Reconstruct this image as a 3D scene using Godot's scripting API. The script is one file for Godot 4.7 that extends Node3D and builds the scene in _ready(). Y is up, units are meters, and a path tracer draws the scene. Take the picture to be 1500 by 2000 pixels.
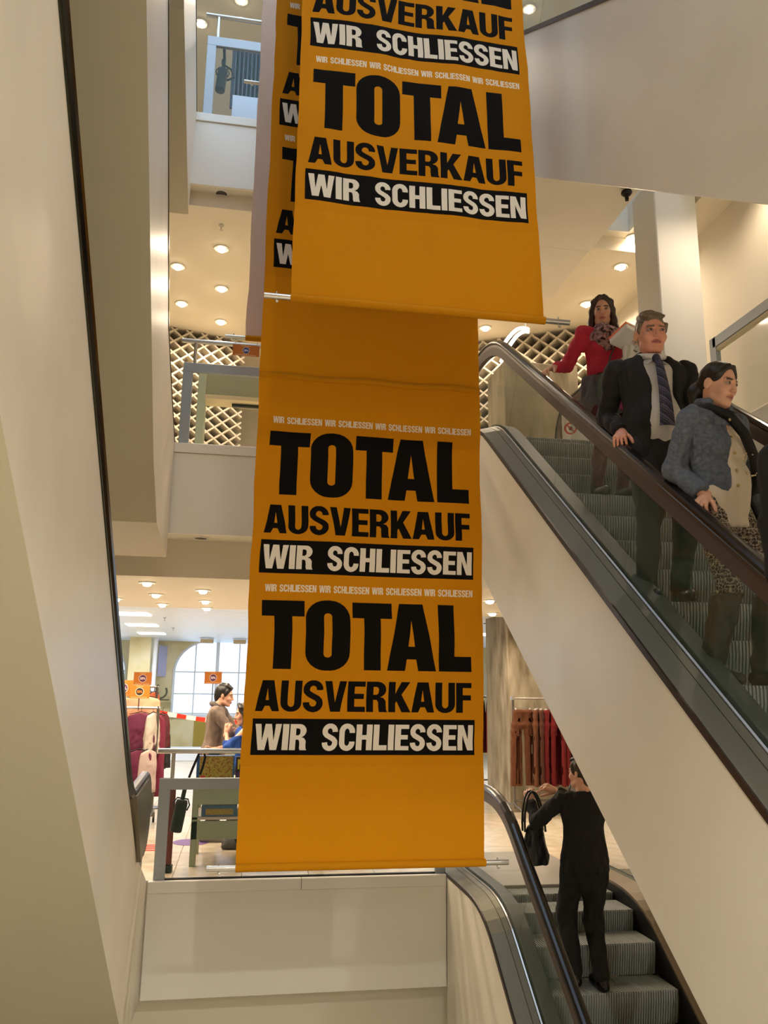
extends Node3D
# A department-store atrium: crossing escalators, hanging sale banners, three sales floors.
# x = right along the far gallery, y = up (0 = floor on which the photographer stands), -z = away from the camera.

# ---------------------------------------------------------------- mesh builder
class G:
	var v := PackedVector3Array()
	var n := PackedVector3Array()
	var uv := PackedVector2Array()
	var c := PackedColorArray()
	var ix := PackedInt32Array()
	var t := Transform3D()
	var col := Color.WHITE
	func vert(p: Vector3, nn: Vector3, u := Vector2.ZERO) -> int:
		v.append(t * p); n.append((t.basis * nn).normalized()); uv.append(u); c.append(col)
		return v.size() - 1
	func face(a: int, b: int, d: int) -> void:      # counter-clockwise seen from outside
		ix.append(a); ix.append(d); ix.append(b)
	func tri(a: Vector3, b: Vector3, d: Vector3) -> void:
		var nn := (b - a).cross(d - a)
		if nn.length_squared() < 1e-16: return
		nn = nn.normalized()
		face(vert(a, nn), vert(b, nn), vert(d, nn))
	func quad(a: Vector3, b: Vector3, d: Vector3, e: Vector3, u0 := Vector2(0, 1), u1 := Vector2(1, 0)) -> void:
		var nn := (d - a).cross(e - b)
		if nn.length_squared() < 1e-16: return
		nn = nn.normalized()
		var i := vert(a, nn, u0)
		vert(b, nn, Vector2(u1.x, u0.y)); vert(d, nn, u1); vert(e, nn, Vector2(u0.x, u1.y))
		face(i, i + 1, i + 2); face(i, i + 2, i + 3)
	func quad_out(a: Vector3, b: Vector3, d: Vector3, e: Vector3, o: Vector3) -> void:
		if (d - a).cross(e - b).dot(o) >= 0.0: quad(a, b, d, e)
		else: quad(e, d, b, a)
	func box(p: Vector3, s: Vector3, bev := 0.0) -> void:
		var h := s * 0.5
		bev = minf(bev, minf(h.x, minf(h.y, h.z)) * 0.98)
		for ax in 3:
			var e1 := (ax + 1) % 3
			var e2 := (ax + 2) % 3
			for sg in [-1.0, 1.0]:
				var o := Vector3.ZERO
				o[ax] = sg
				var q := []
				for k in [[-1.0, -1.0], [1.0, -1.0], [1.0, 1.0], [-1.0, 1.0]]:
					var w := Vector3.ZERO
					w[ax] = sg * h[ax]; w[e1] = k[0] * (h[e1] - bev); w[e2] = k[1] * (h[e2] - bev)
					q.append(p + w)
				quad_out(q[0], q[1], q[2], q[3], o)
		if bev <= 0.0: return
		for ax in 3:
			var e1 := (ax + 1) % 3
			var e2 := (ax + 2) % 3
			for s1 in [-1.0, 1.0]:
				for s2 in [-1.0, 1.0]:
					var q := []
					for k in [[-1.0, 0], [1.0, 0], [1.0, 1], [-1.0, 1]]:
						var w := Vector3.ZERO
						w[ax] = k[0] * (h[ax] - bev)
						w[e1] = s1 * (h[e1] - (bev if k[1] == 1 else 0.0)); w[e2] = s2 * (h[e2] - (bev if k[1] == 0 else 0.0))
						q.append(p + w)
					var o := Vector3.ZERO
					o[e1] = s1; o[e2] = s2
					quad_out(q[0], q[1], q[2], q[3], o)
		for sx in [-1.0, 1.0]:
			for sy in [-1.0, 1.0]:
				for sz in [-1.0, 1.0]:
					var a := p + Vector3(sx * h.x, sy * (h.y - bev), sz * (h.z - bev))
					var b := p + Vector3(sx * (h.x - bev), sy * h.y, sz * (h.z - bev))
					var d := p + Vector3(sx * (h.x - bev), sy * (h.y - bev), sz * h.z)
					if sx * sy * sz > 0: tri(a, b, d)
					else: tri(a, d, b)
	func span(a: Vector3, b: Vector3, bev := 0.0) -> void:   # box between two corners
		box((a + b) * 0.5, (b - a).abs(), bev)
	func bar(a: Vector3, b: Vector3, w: float, h: float, bev := 0.0, up := Vector3.UP) -> void:
		var keep := t
		var f := (b - a).normalized()
		if absf(f.dot(up)) > 0.98: up = Vector3.RIGHT
		var r := f.cross(up).normalized()
		t = t * Transform3D(Basis(r, r.cross(f), -f), (a + b) * 0.5)
		box(Vector3.ZERO, Vector3(w, h, (b - a).length()), bev)
		t = keep
	func tube(p: Array, r, seg := 10, flat := 1.0, up := Vector3.UP, caps := true) -> void:
		var m := p.size()
		var side := Vector3.ZERO
		var first := v.size()
		for i in m:
			var f: Vector3 = (p[mini(i + 1, m - 1)] - p[maxi(i - 1, 0)]).normalized()
			if side == Vector3.ZERO:
				var u := up if absf(f.dot(up)) < 0.95 else Vector3.RIGHT
				side = f.cross(u).normalized()
			side = (side - f * side.dot(f)).normalized()
			var nn := side.cross(f)
			var rr: float = r[i] if r is Array else r
			for k in seg + 1:
				var an := TAU * k / seg
				var dir := side * cos(an) + nn * sin(an)
				vert(p[i] + side * cos(an) * rr + nn * sin(an) * rr * flat, dir, Vector2(float(k) / seg, float(i) / maxf(1, m - 1)))
		for i in m - 1:
			for k in seg:
				var a := first + i * (seg + 1) + k
				face(a, a + seg + 1, a + 1); face(a + 1, a + seg + 1, a + seg + 2)
		if caps:
			for e in [0, m - 1]:
				var f: Vector3 = (p[1] - p[0]).normalized() * -1.0 if e == 0 else (p[m - 1] - p[m - 2]).normalized()
				var ci := vert(p[e], f)
				for k in seg + 1:
					v.append(v[first + e * (seg + 1) + k]); n.append((t.basis * f).normalized()); uv.append(Vector2.ZERO); c.append(col)
				for k in seg:
					if e == 0: face(ci, ci + 1 + k, ci + 2 + k)
					else: face(ci, ci + 2 + k, ci + 1 + k)
	func lathe(prof: Array, seg := 20) -> void:               # (radius, y) from bottom to top, about y
		var m := prof.size()
		for i in m - 1:
			var a: Vector2 = prof[i]
			var b: Vector2 = prof[i + 1]
			var d := b - a
			var nn := Vector2(d.y, -d.x).normalized()
			var s := v.size()
			for k in seg + 1:
				var an := TAU * k / seg
				var ca := cos(an)
				var sa := sin(an)
				vert(Vector3(a.x * ca, a.y, a.x * sa), Vector3(nn.x * ca, nn.y, nn.x * sa))
				vert(Vector3(b.x * ca, b.y, b.x * sa), Vector3(nn.x * ca, nn.y, nn.x * sa))
			for k in seg:
				var q := s + k * 2
				face(q, q + 1, q + 3); face(q, q + 3, q + 2)
	func ball(p: Vector3, r: Vector3, seg := 16, ring := 10) -> void:
		var s := v.size()
		for i in ring + 1:
			var th := PI * i / ring
			for k in seg + 1:
				var an := TAU * k / seg
				var d := Vector3(sin(th) * cos(an), cos(th), sin(th) * sin(an))
				vert(p + d * r, d / r)
		for i in ring:
			for k in seg:
				var a := s + i * (seg + 1) + k
				face(a, a + 1, a + seg + 2); face(a, a + seg + 2, a + seg + 1)
	func prism(poly: PackedVector2Array, ax: int, a0: float, a1: float) -> void:
		# ax 0: (u, v) = (z, y); ax 1: (x, z); ax 2: (x, y)
		if Geometry2D.is_polygon_clockwise(poly): poly.reverse()
		var at := func(q: Vector2, a: float) -> Vector3:
			return Vector3(a, q.y, q.x) if ax == 0 else (Vector3(q.x, a, q.y) if ax == 1 else Vector3(q.x, q.y, a))
		var lo := minf(a0, a1)
		var hi := maxf(a0, a1)
		var o := Vector3.ZERO
		o[ax] = 1.0
		var ts := Geometry2D.triangulate_polygon(poly)
		for k in range(0, ts.size(), 3):
			for side in [0, 1]:
				var aa: float = hi if side == 1 else lo
				var A: Vector3 = at.call(poly[ts[k]], aa)
				var B: Vector3 = at.call(poly[ts[k + 1]], aa)
				var D: Vector3 = at.call(poly[ts[k + 2]], aa)
				var want := o if side == 1 else -o
				if (B - A).cross(D - A).dot(want) > 0: tri(A, B, D)
				else: tri(A, D, B)
		for k in poly.size():
			var p := poly[k]
			var q := poly[(k + 1) % poly.size()]
			var e := q - p
			var o2: Vector3 = at.call(Vector2(e.y, -e.x), 0.0)
			quad_out(at.call(p, lo), at.call(q, lo), at.call(q, hi), at.call(p, hi), o2)
	func sweep(path: Array, prof: Array, smooth := true) -> void:
		# path in a plane x = const; prof: closed loop of (dx, dn), dn along the path's upward normal
		var m := path.size()
		var k := prof.size()
		var pts := []
		for i in m:
			var f: Vector3 = (path[mini(i + 1, m - 1)] - path[maxi(i - 1, 0)]).normalized()
			var up := Vector3(0, -f.z, f.y)
			var row := []
			for q in prof: row.append(path[i] + Vector3(q.x, 0, 0) + up * q.y)
			pts.append(row)
		var ctr := Vector2.ZERO
		for q in prof: ctr += q
		ctr /= k
		for i in m - 1:
			var mid := Vector3.ZERO
			for j in k: mid += pts[i][j] + pts[i + 1][j]
			mid /= 2.0 * k
			for j in k:
				var j2 := (j + 1) % k
				var a: Vector3 = pts[i][j]
				var b: Vector3 = pts[i + 1][j]
				var d: Vector3 = pts[i + 1][j2]
				var e: Vector3 = pts[i][j2]
				quad_out(a, b, d, e, (a + b + d + e) * 0.25 - mid)
		for e in [0, m - 1]:
			var row: Array = pts[e]
			var mid := Vector3.ZERO
			for q in row: mid += q
			mid /= k
			for j in k:
				tri(mid, row[j], row[(j + 1) % k])
	func mesh(mat: Material) -> ArrayMesh:
		var am := ArrayMesh.new()
		add_to(am, mat)
		return am
	func add_to(am: ArrayMesh, mat: Material) -> void:
		if ix.is_empty(): return
		var a := []
		a.resize(Mesh.ARRAY_MAX)
		a[Mesh.ARRAY_VERTEX] = v; a[Mesh.ARRAY_NORMAL] = n; a[Mesh.ARRAY_TEX_UV] = uv; a[Mesh.ARRAY_COLOR] = c; a[Mesh.ARRAY_INDEX] = ix
		am.add_surface_from_arrays(Mesh.PRIMITIVE_TRIANGLES, a)
		am.surface_set_material(am.get_surface_count() - 1, mat)

# ---------------------------------------------------------------- scene helpers
var M := {}
func mat(c: Color, rough := 0.6, metal := 0.0) -> StandardMaterial3D:
	var m := StandardMaterial3D.new()
	m.albedo_color = c; m.roughness = rough; m.metallic = metal
	return m
func glow(c: Color, e: float) -> StandardMaterial3D:
	var m := mat(c, 0.5)
	m.emission_enabled = true; m.emission = c; m.emission_energy_multiplier = e
	return m
func glass(c: Color, a: float) -> StandardMaterial3D:
	var m := mat(Color(c.r, c.g, c.b, a), 0.02)
	m.transparency = BaseMaterial3D.TRANSPARENCY_ALPHA
	return m
func tex_of(img: Image) -> ImageTexture:
	img.generate_mipmaps()
	return ImageTexture.create_from_image(img)
func noise_img(w: int, h: int, sd: int, freq: float, cols: Array, oct := 4, stretch := Vector2.ONE) -> Image:
	# cols: colours along the noise's range
	var f := FastNoiseLite.new()
	f.seed = sd; f.frequency = freq; f.fractal_octaves = oct; f.noise_type = FastNoiseLite.TYPE_SIMPLEX_SMOOTH
	var img := Image.create(w, h, false, Image.FORMAT_RGB8)
	for y in h:
		for x in w:
			# blended across the border so that the texture repeats
			var bx := float(x) / w
			var by := float(y) / h
			var s := stretch
			var q := f.get_noise_2d(x * s.x, y * s.y) * (1 - bx) * (1 - by) + f.get_noise_2d((x - w) * s.x, y * s.y) * bx * (1 - by) + f.get_noise_2d(x * s.x, (y - h) * s.y) * (1 - bx) * by + f.get_noise_2d((x - w) * s.x, (y - h) * s.y) * bx * by
			var u := clampf(q * 1.1 + 0.5, 0, 0.9999) * (cols.size() - 1)
			var k := int(u)
			img.set_pixel(x, y, (cols[k] as Color).lerp(cols[k + 1], u - k))
	return img
func tri_mat(img: Image, scale: float, rough := 0.8, stretch := Vector3.ONE) -> StandardMaterial3D:
	var m := mat(Color.WHITE, rough)
	m.albedo_texture = tex_of(img)
	m.uv1_triplanar = true; m.uv1_scale = stretch * scale
	return m
func numbered(s: String) -> String:
	if not has_node(NodePath(s)): return s
	var k := 1
	while has_node(NodePath("%s_%03d" % [s, k])): k += 1
	return "%s_%03d" % [s, k]
func numbered_last(s: String) -> NodePath:
	var k := 0
	while has_node(NodePath("%s_%03d" % [s, k + 1])): k += 1
	return NodePath(s) if k == 0 else NodePath("%s_%03d" % [s, k])
func tag(o: Node, label: String, category := "", group := "", kind := "") -> Node:
	o.set_meta("label", label)
	if category: o.set_meta("category", category)
	if group: o.set_meta("group", group)
	if kind: o.set_meta("kind", kind)
	return o
func thing(called: String, label: String, category: String, at := Vector3.ZERO, turn := 0.0, group := "") -> Node3D:
	var o := Node3D.new()
	o.name = numbered(called)
	add_child(o)
	o.position = at; o.rotation.y = turn
	tag(o, label, category, group)
	return o
func put(called: String, me: Mesh, parent: Node, m: Material = null) -> MeshInstance3D:
	var o := MeshInstance3D.new()
	o.name = numbered(called) if parent == self else called
	o.mesh = me
	if m: o.material_override = m
	parent.add_child(o, true)
	return o
func obj(called: String, g: G, m: Material, parent: Node = self) -> MeshInstance3D:
	return put(called, g.mesh(m), parent)
func struct(called: String, g: G, m: Material, label: String) -> MeshInstance3D:
	var o := obj(called, g, m)
	tag(o, label, "", "", "structure")
	return o
func one(p: Vector3, s: Vector3, bev := 0.0) -> G:
	var g := G.new()
	g.box(p, s, bev)
	return g
func spanned(a: Vector3, b: Vector3, bev := 0.0) -> G:
	var g := G.new()
	g.span(a, b, bev)
	return g
func omni(parent: Node, at: Vector3, c: Color, e: float, size := 0.05) -> void:
	var l := SpotLight3D.new()
	l.name = "lamp_light"
	l.light_color = c; l.light_energy = e; l.light_size = size; l.spot_range = 30.0; l.spot_attenuation = 2.0; l.shadow_enabled = true
	l.spot_angle = 80.0; l.spot_angle_attenuation = 0.6
	parent.add_child(l, true)
	l.position = at
	l.rotation.x = -PI / 2
func dup(o: Node3D, at: Vector3, turn: float, label: String) -> Node3D:
	var base := String(o.name).rstrip("0123456789").trim_suffix("_")
	var r: Node3D = o.duplicate()
	r.name = numbered(base)
	add_child(r)
	r.position = at; r.rotation.y = turn
	r.set_meta("label", label)
	return r

# ---------------------------------------------------------------- lettering (flat print, rasterised into textures)
func rr(x0: float, y0: float, x1: float, y1: float, r: float) -> PackedVector2Array:   # rounded rectangle
	var p := PackedVector2Array()
	for k in 4:
		var cx: float = [x1 - r, x0 + r, x0 + r, x1 - r][k]
		var cy: float = [y1 - r, y1 - r, y0 + r, y0 + r][k]
		for j in 7:
			var an := PI * 0.5 * (k + j / 6.0)
			p.append(Vector2(cx + cos(an) * r, cy + sin(an) * r))
	return p
func sp(pts: Array, w: float) -> PackedVector2Array:      # a stroke along a polyline
	var l := PackedVector2Array()
	var r := PackedVector2Array()
	for i in pts.size():
		var d: Vector2 = (pts[mini(i + 1, pts.size() - 1)] - pts[maxi(i - 1, 0)]).normalized()
		var q := Vector2(-d.y, d.x) * w * 0.5
		l.append(pts[i] + q); r.append(pts[i] - q)
	r.reverse()
	l.append_array(r)
	return l
func arc(cx: float, cy: float, rx: float, ry: float, a0: float, a1: float, k := 10) -> Array:
	var o := []
	for j in k + 1:
		var a := deg_to_rad(lerpf(a0, a1, float(j) / k))
		o.append(Vector2(cx + cos(a) * rx, cy + sin(a) * ry))
	return o
func pv(a: Array) -> PackedVector2Array:
	var p := PackedVector2Array()
	for k in range(0, a.size(), 2): p.append(Vector2(a[k], a[k + 1]))
	return p
# each glyph: [width, [filled polygons], [cut-out polygons]], cap height 1, y up; s = stem, b = bar
func glyph(ch: String, s: float, b: float) -> Array:
	var w := 0.58
	match ch:
		"T": return [w, [pv([0, 1, w, 1, w, 1 - b * 1.2, w / 2 + s / 2, 1 - b * 1.2, w / 2 + s / 2, 0, w / 2 - s / 2, 0, w / 2 - s / 2, 1 - b * 1.2, 0, 1 - b * 1.2])], []]
		"O": return [w + 0.02, [rr(0, -0.015, w + 0.02, 1.015, 0.27)], [rr(s, b * 0.9, w + 0.02 - s, 1 - b * 0.9, (w + 0.02 - 2 * s) * 0.48)]]
		"A": return [0.66, [pv([0, 0, 0.17, 1, 0.49, 1, 0.66, 0, 0.66 - s * 0.98, 0, 0.395, 0.17, 0.265, 0.17, s * 0.98, 0])], [pv([0.285, 0.36, 0.375, 0.36, 0.33, 0.75])]]
		"L": return [0.5, [pv([0, 0, 0, 1, s, 1, s, b * 1.15, 0.5, b * 1.15, 0.5, 0])], []]
		"I": return [s, [pv([0, 0, 0, 1, s, 1, s, 0])], []]
		"U":
			var a := arc(w / 2, 0.27, w / 2, 0.285, 180, 360, 12)
			var p := PackedVector2Array([Vector2(0, 1)])
			for q in a: p.append(q)
			p.append(Vector2(w, 1)); p.append(Vector2(w - s, 1))
			for q in arc(w / 2, 0.26, w / 2 - s, 0.26 - b * 0.85, 360, 180, 12): p.append(q)
			p.append(Vector2(s, 1))
			return [w, [p], []]
		"V": return [0.62, [pv([0, 1, 0.17, 0, 0.45, 0, 0.62, 1, 0.62 - s, 1, 0.31, 0.3, s, 1])], []]
		"E": return [0.5, [pv([0, 0, 0, 1, 0.5, 1, 0.5, 1 - b, s, 1 - b, s, 0.5 + b * 0.55, 0.47, 0.5 + b * 0.55, 0.47, 0.5 - b * 0.45, s, 0.5 - b * 0.45, s, b, 0.5, b, 0.5, 0])], []]
		"F": return [0.46, [pv([0, 0, 0, 1, 0.46, 1, 0.46, 1 - b, s, 1 - b, s, 0.5 + b * 0.5, 0.44, 0.5 + b * 0.5, 0.44, 0.5 - b * 0.5, s, 0.5 - b * 0.5, s, 0])], []]
		"H": return [w, [pv([0, 0, 0, 1, s, 1, s, 0.5 + b * 0.5, w - s, 0.5 + b * 0.5, w - s, 1, w, 1, w, 0, w - s, 0, w - s, 0.5 - b * 0.5, s, 0.5 - b * 0.5, s, 0])], []]
		"N": return [w, [pv([0, 0, 0, 1, s, 1, w - s * 0.9, 0.42, w - s * 0.9, 1, w, 1, w, 0, w - s, 0, s * 0.9, 0.58, s * 0.9, 0])], []]
		"K": return [0.63, [pv([0, 0, 0, 1, s, 1, s, 0.6, 0.37, 1, 0.62, 1, 0.38, 0.58, 0.64, 0, 0.38, 0, 0.24, 0.36, s, 0.29, s, 0])], []]
		"W": return [0.92, [pv([0, 1, 0.14, 0, 0.37, 0, 0.46, 0.52, 0.55, 0, 0.78, 0, 0.92, 1, 0.92 - s, 1, 0.66, 0.36, 0.57, 1, 0.35, 1, 0.26, 0.36, s, 1])], []]
		"R":
			var p := PackedVector2Array([Vector2(0, 0), Vector2(0, 1), Vector2(0.32, 1)])
			for q in arc(0.32, 0.74, 0.25, 0.26, 80, -70, 10): p.append(q)
			p.append_array(pv([0.5, 0.46, 0.56, 0.36, 0.57, 0.08, 0.61, 0, 0.37, 0, 0.35, 0.08, 0.34, 0.33, 0.3, 0.4, s, 0.4, s, 0]))
			return [0.6, [p], [pv([s, 0.57, 0.3, 0.57, 0.35, 0.62, 0.36, 0.76, 0.33, 0.81, 0.29, 0.83, s, 0.83])]]
		"C":
			var mid := []
			mid.append_array(arc(0.29, 0.7, 0.29 - s * 0.5, 0.3 - b * 0.42, -8, 180, 12))
			mid.append_array(arc(0.29, 0.3, 0.29 - s * 0.5, 0.3 - b * 0.42, 180, 368, 12))
			return [0.58, [sp(mid, s * 0.95)], []]
		"S":
			var mid := []
			mid.append_array(arc(0.285, 0.72, 0.29 - s * 0.5, 0.29 - b * 0.45, -5, 200, 12))
			mid.append_array([Vector2(0.17, 0.57), Vector2(0.285, 0.5), Vector2(0.4, 0.43)])
			mid.append_array(arc(0.285, 0.28, 0.29 - s * 0.5, 0.29 - b * 0.45, 20, -185, 12))
			return [0.57, [sp(mid, s * 0.92)], []]
		"2":
			var mid := arc(0.27, 0.72, 0.19, 0.2, 175, -30, 10)
			mid.append(Vector2(0.1, 0.08))
			return [0.55, [sp(mid, 0.16), pv([0, 0, 0, 0.17, 0.54, 0.17, 0.54, 0])], []]
		"5": 
			var mid := [Vector2(0.1, 0.45)]
			mid.append_array(arc(0.25, 0.31, 0.2, 0.23, 120, -160, 12))
			return [0.55, [sp(mid, 0.16), pv([0.06, 0.42, 0.1, 1, 0.5, 1, 0.5, 0.84, 0.23, 0.84, 0.2, 0.5])], []]
		"0": return [0.56, [rr(0, 0, 0.56, 1, 0.26)], [rr(0.18, 0.16, 0.38, 0.84, 0.09)]]
		"%": return [0.95, [rr(0, 0.45, 0.4, 1, 0.19), rr(0.55, 0, 0.95, 0.55, 0.19), pv([0.2, 0, 0.62, 1, 0.75, 1, 0.33, 0])], [rr(0.13, 0.6, 0.27, 0.86, 0.06), rr(0.68, 0.14, 0.82, 0.4, 0.06)]]
	return [0.3, [], []]
func fill_poly(img: Image, polys: Array, cuts: Array, colr: Color) -> void:   # even-odd, scanlines
	var all := polys.duplicate()
	all.append_array(cuts)
	var y0 := 1e9
	var y1 := -1e9
	for p in all:
		for q in p:
			y0 = minf(y0, q.y); y1 = maxf(y1, q.y)
	for y in range(maxi(0, int(y0)), mini(img.get_height(), int(y1) + 1)):
		var sets := []
		for grp in [polys, cuts]:
			var spans := []
			for p in grp:
				var xs := []
				var m: int = p.size()
				for k in m:
					var a: Vector2 = p[k]
					var b: Vector2 = p[(k + 1) % m]
					var yy := y + 0.5
					if (a.y <= yy) != (b.y <= yy): xs.append(a.x + (yy - a.y) / (b.y - a.y) * (b.x - a.x))
				xs.sort()
				for k in range(0, xs.size() - 1, 2): spans.append(Vector2(xs[k], xs[k + 1]))
			sets.append(spans)
		for s in sets[0]:
			var parts := [s]
			for q in sets[1]:
				var nx := []
				for r in parts:
					if q.y <= r.x or q.x >= r.y: nx.append(r); continue
					if q.x > r.x: nx.append(Vector2(r.x, q.x))
					if q.y < r.y: nx.append(Vector2(q.y, r.y))
				parts = nx
			for r in parts:
				var xa := int(round(r.x))
				var xb := int(round(r.y))
				if xb > xa: img.fill_rect(Rect2i(xa, y, xb - xa, 1), colr)
func text_w(s: String, st: float, b: float, gap: float, sq: float) -> float:
	var x := 0.0
	for ch in s: x += glyph(ch, st, b)[0] * sq + gap
	return x - gap
func letter(img: Image, s: String, x0: float, y0: float, wide: float, high: float, colr: Color, st := 0.21, b := 0.17, gap := 0.035, fixed := []) -> void:
	# s written from (x0, y0 = top) to fill wide x high pixels; fixed: starts and widths of each letter as shares of wide
	var tot := text_w(s, st, b, gap, 1.0)
	var sx := wide / tot
	var x := x0
	for k in s.length():
		var gl := glyph(s[k], st, b)
		var kx := sx
		if fixed.size() > k:
			x = x0 + fixed[k][0] * wide
			kx = fixed[k][1] * wide / gl[0]
		var ps := [[], []]
		for part in 2:
			for p in gl[part + 1]:
				var q := PackedVector2Array()
				for e in p: q.append(Vector2(x + e.x * kx, y0 + (1.0 - e.y) * high))
				ps[part].append(q)
		fill_poly(img, ps[0], ps[1], colr)
		x += (gl[0] + gap) * sx

# ---------------------------------------------------------------- escalators
func deck_y(z: float) -> float:           # height of the outer deck edge over the lower floor (4.05 m rise), z = distance from the camera
	if z < 6.55: return 3.88 - 0.727 * (6.6 - z)
	if z > 7.3: return 4.06
	var u := (z - 6.55) / 0.75
	var a := 3.88 - 0.727 * 0.05
	var h := 4.06
	# hermite ease from the incline to the landing
	return a * (2 * u * u * u - 3 * u * u + 1) + 0.727 * 0.75 * (u * u * u - 2 * u * u + u) + h * (-2 * u * u * u + 3 * u * u)
func deck_path(x: float, dy: float, z0: float, z1: float, up := 0.0, step := 0.12) -> Array:
	var o := []
	var k := int(ceil((z1 - z0) / step))
	for i in k + 1:
		var z := lerpf(z0, z1, float(i) / k)
		o.append(Vector3(x, deck_y(z) + dy + up, -z))
	return o
var step_mesh: ArrayMesh
func make_step() -> void:
	# ribbed tread and riser, nose at the origin, tread runs to -z
	var g := G.new()
	var w := 1.0
	var nr := 50
	var p := w / nr
	var side := [Vector2(-0.32, 0.0), Vector2(0.0, 0.0), Vector2(0.004, -0.012), Vector2(0.0, -0.08), Vector2(-0.03, -0.235)]  # (z, y)
	for k in nr:
		for half in 2:
			var xa := k * p + half * p * 0.55
			var xb := k * p + (p * 0.55 if half == 0 else p)
			var d := 0.0 if half == 0 else 0.009
			for i in side.size() - 1:
				var a: Vector2 = side[i]
				var b: Vector2 = side[i + 1]
				var nn := Vector2(-(b.y - a.y), b.x - a.x).normalized()
				if i == 0: nn = Vector2(0, 1)
				else: nn = Vector2(1, 0)
				var oa := a - nn * d
				var ob := b - nn * d
				g.quad(Vector3(xa, oa.y, oa.x), Vector3(xa, ob.y, ob.x), Vector3(xb, ob.y, ob.x), Vector3(xb, oa.y, oa.x))
				if half == 1:
					g.quad(Vector3(xa, a.y, a.x), Vector3(xa, b.y, b.x), Vector3(xa, ob.y, ob.x), Vector3(xa, oa.y, oa.x))
					g.quad(Vector3(xb, oa.y, oa.x), Vector3(xb, ob.y, ob.x), Vector3(xb, b.y, b.x), Vector3(xb, a.y, a.x))
	step_mesh = g.mesh(M.step)
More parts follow.
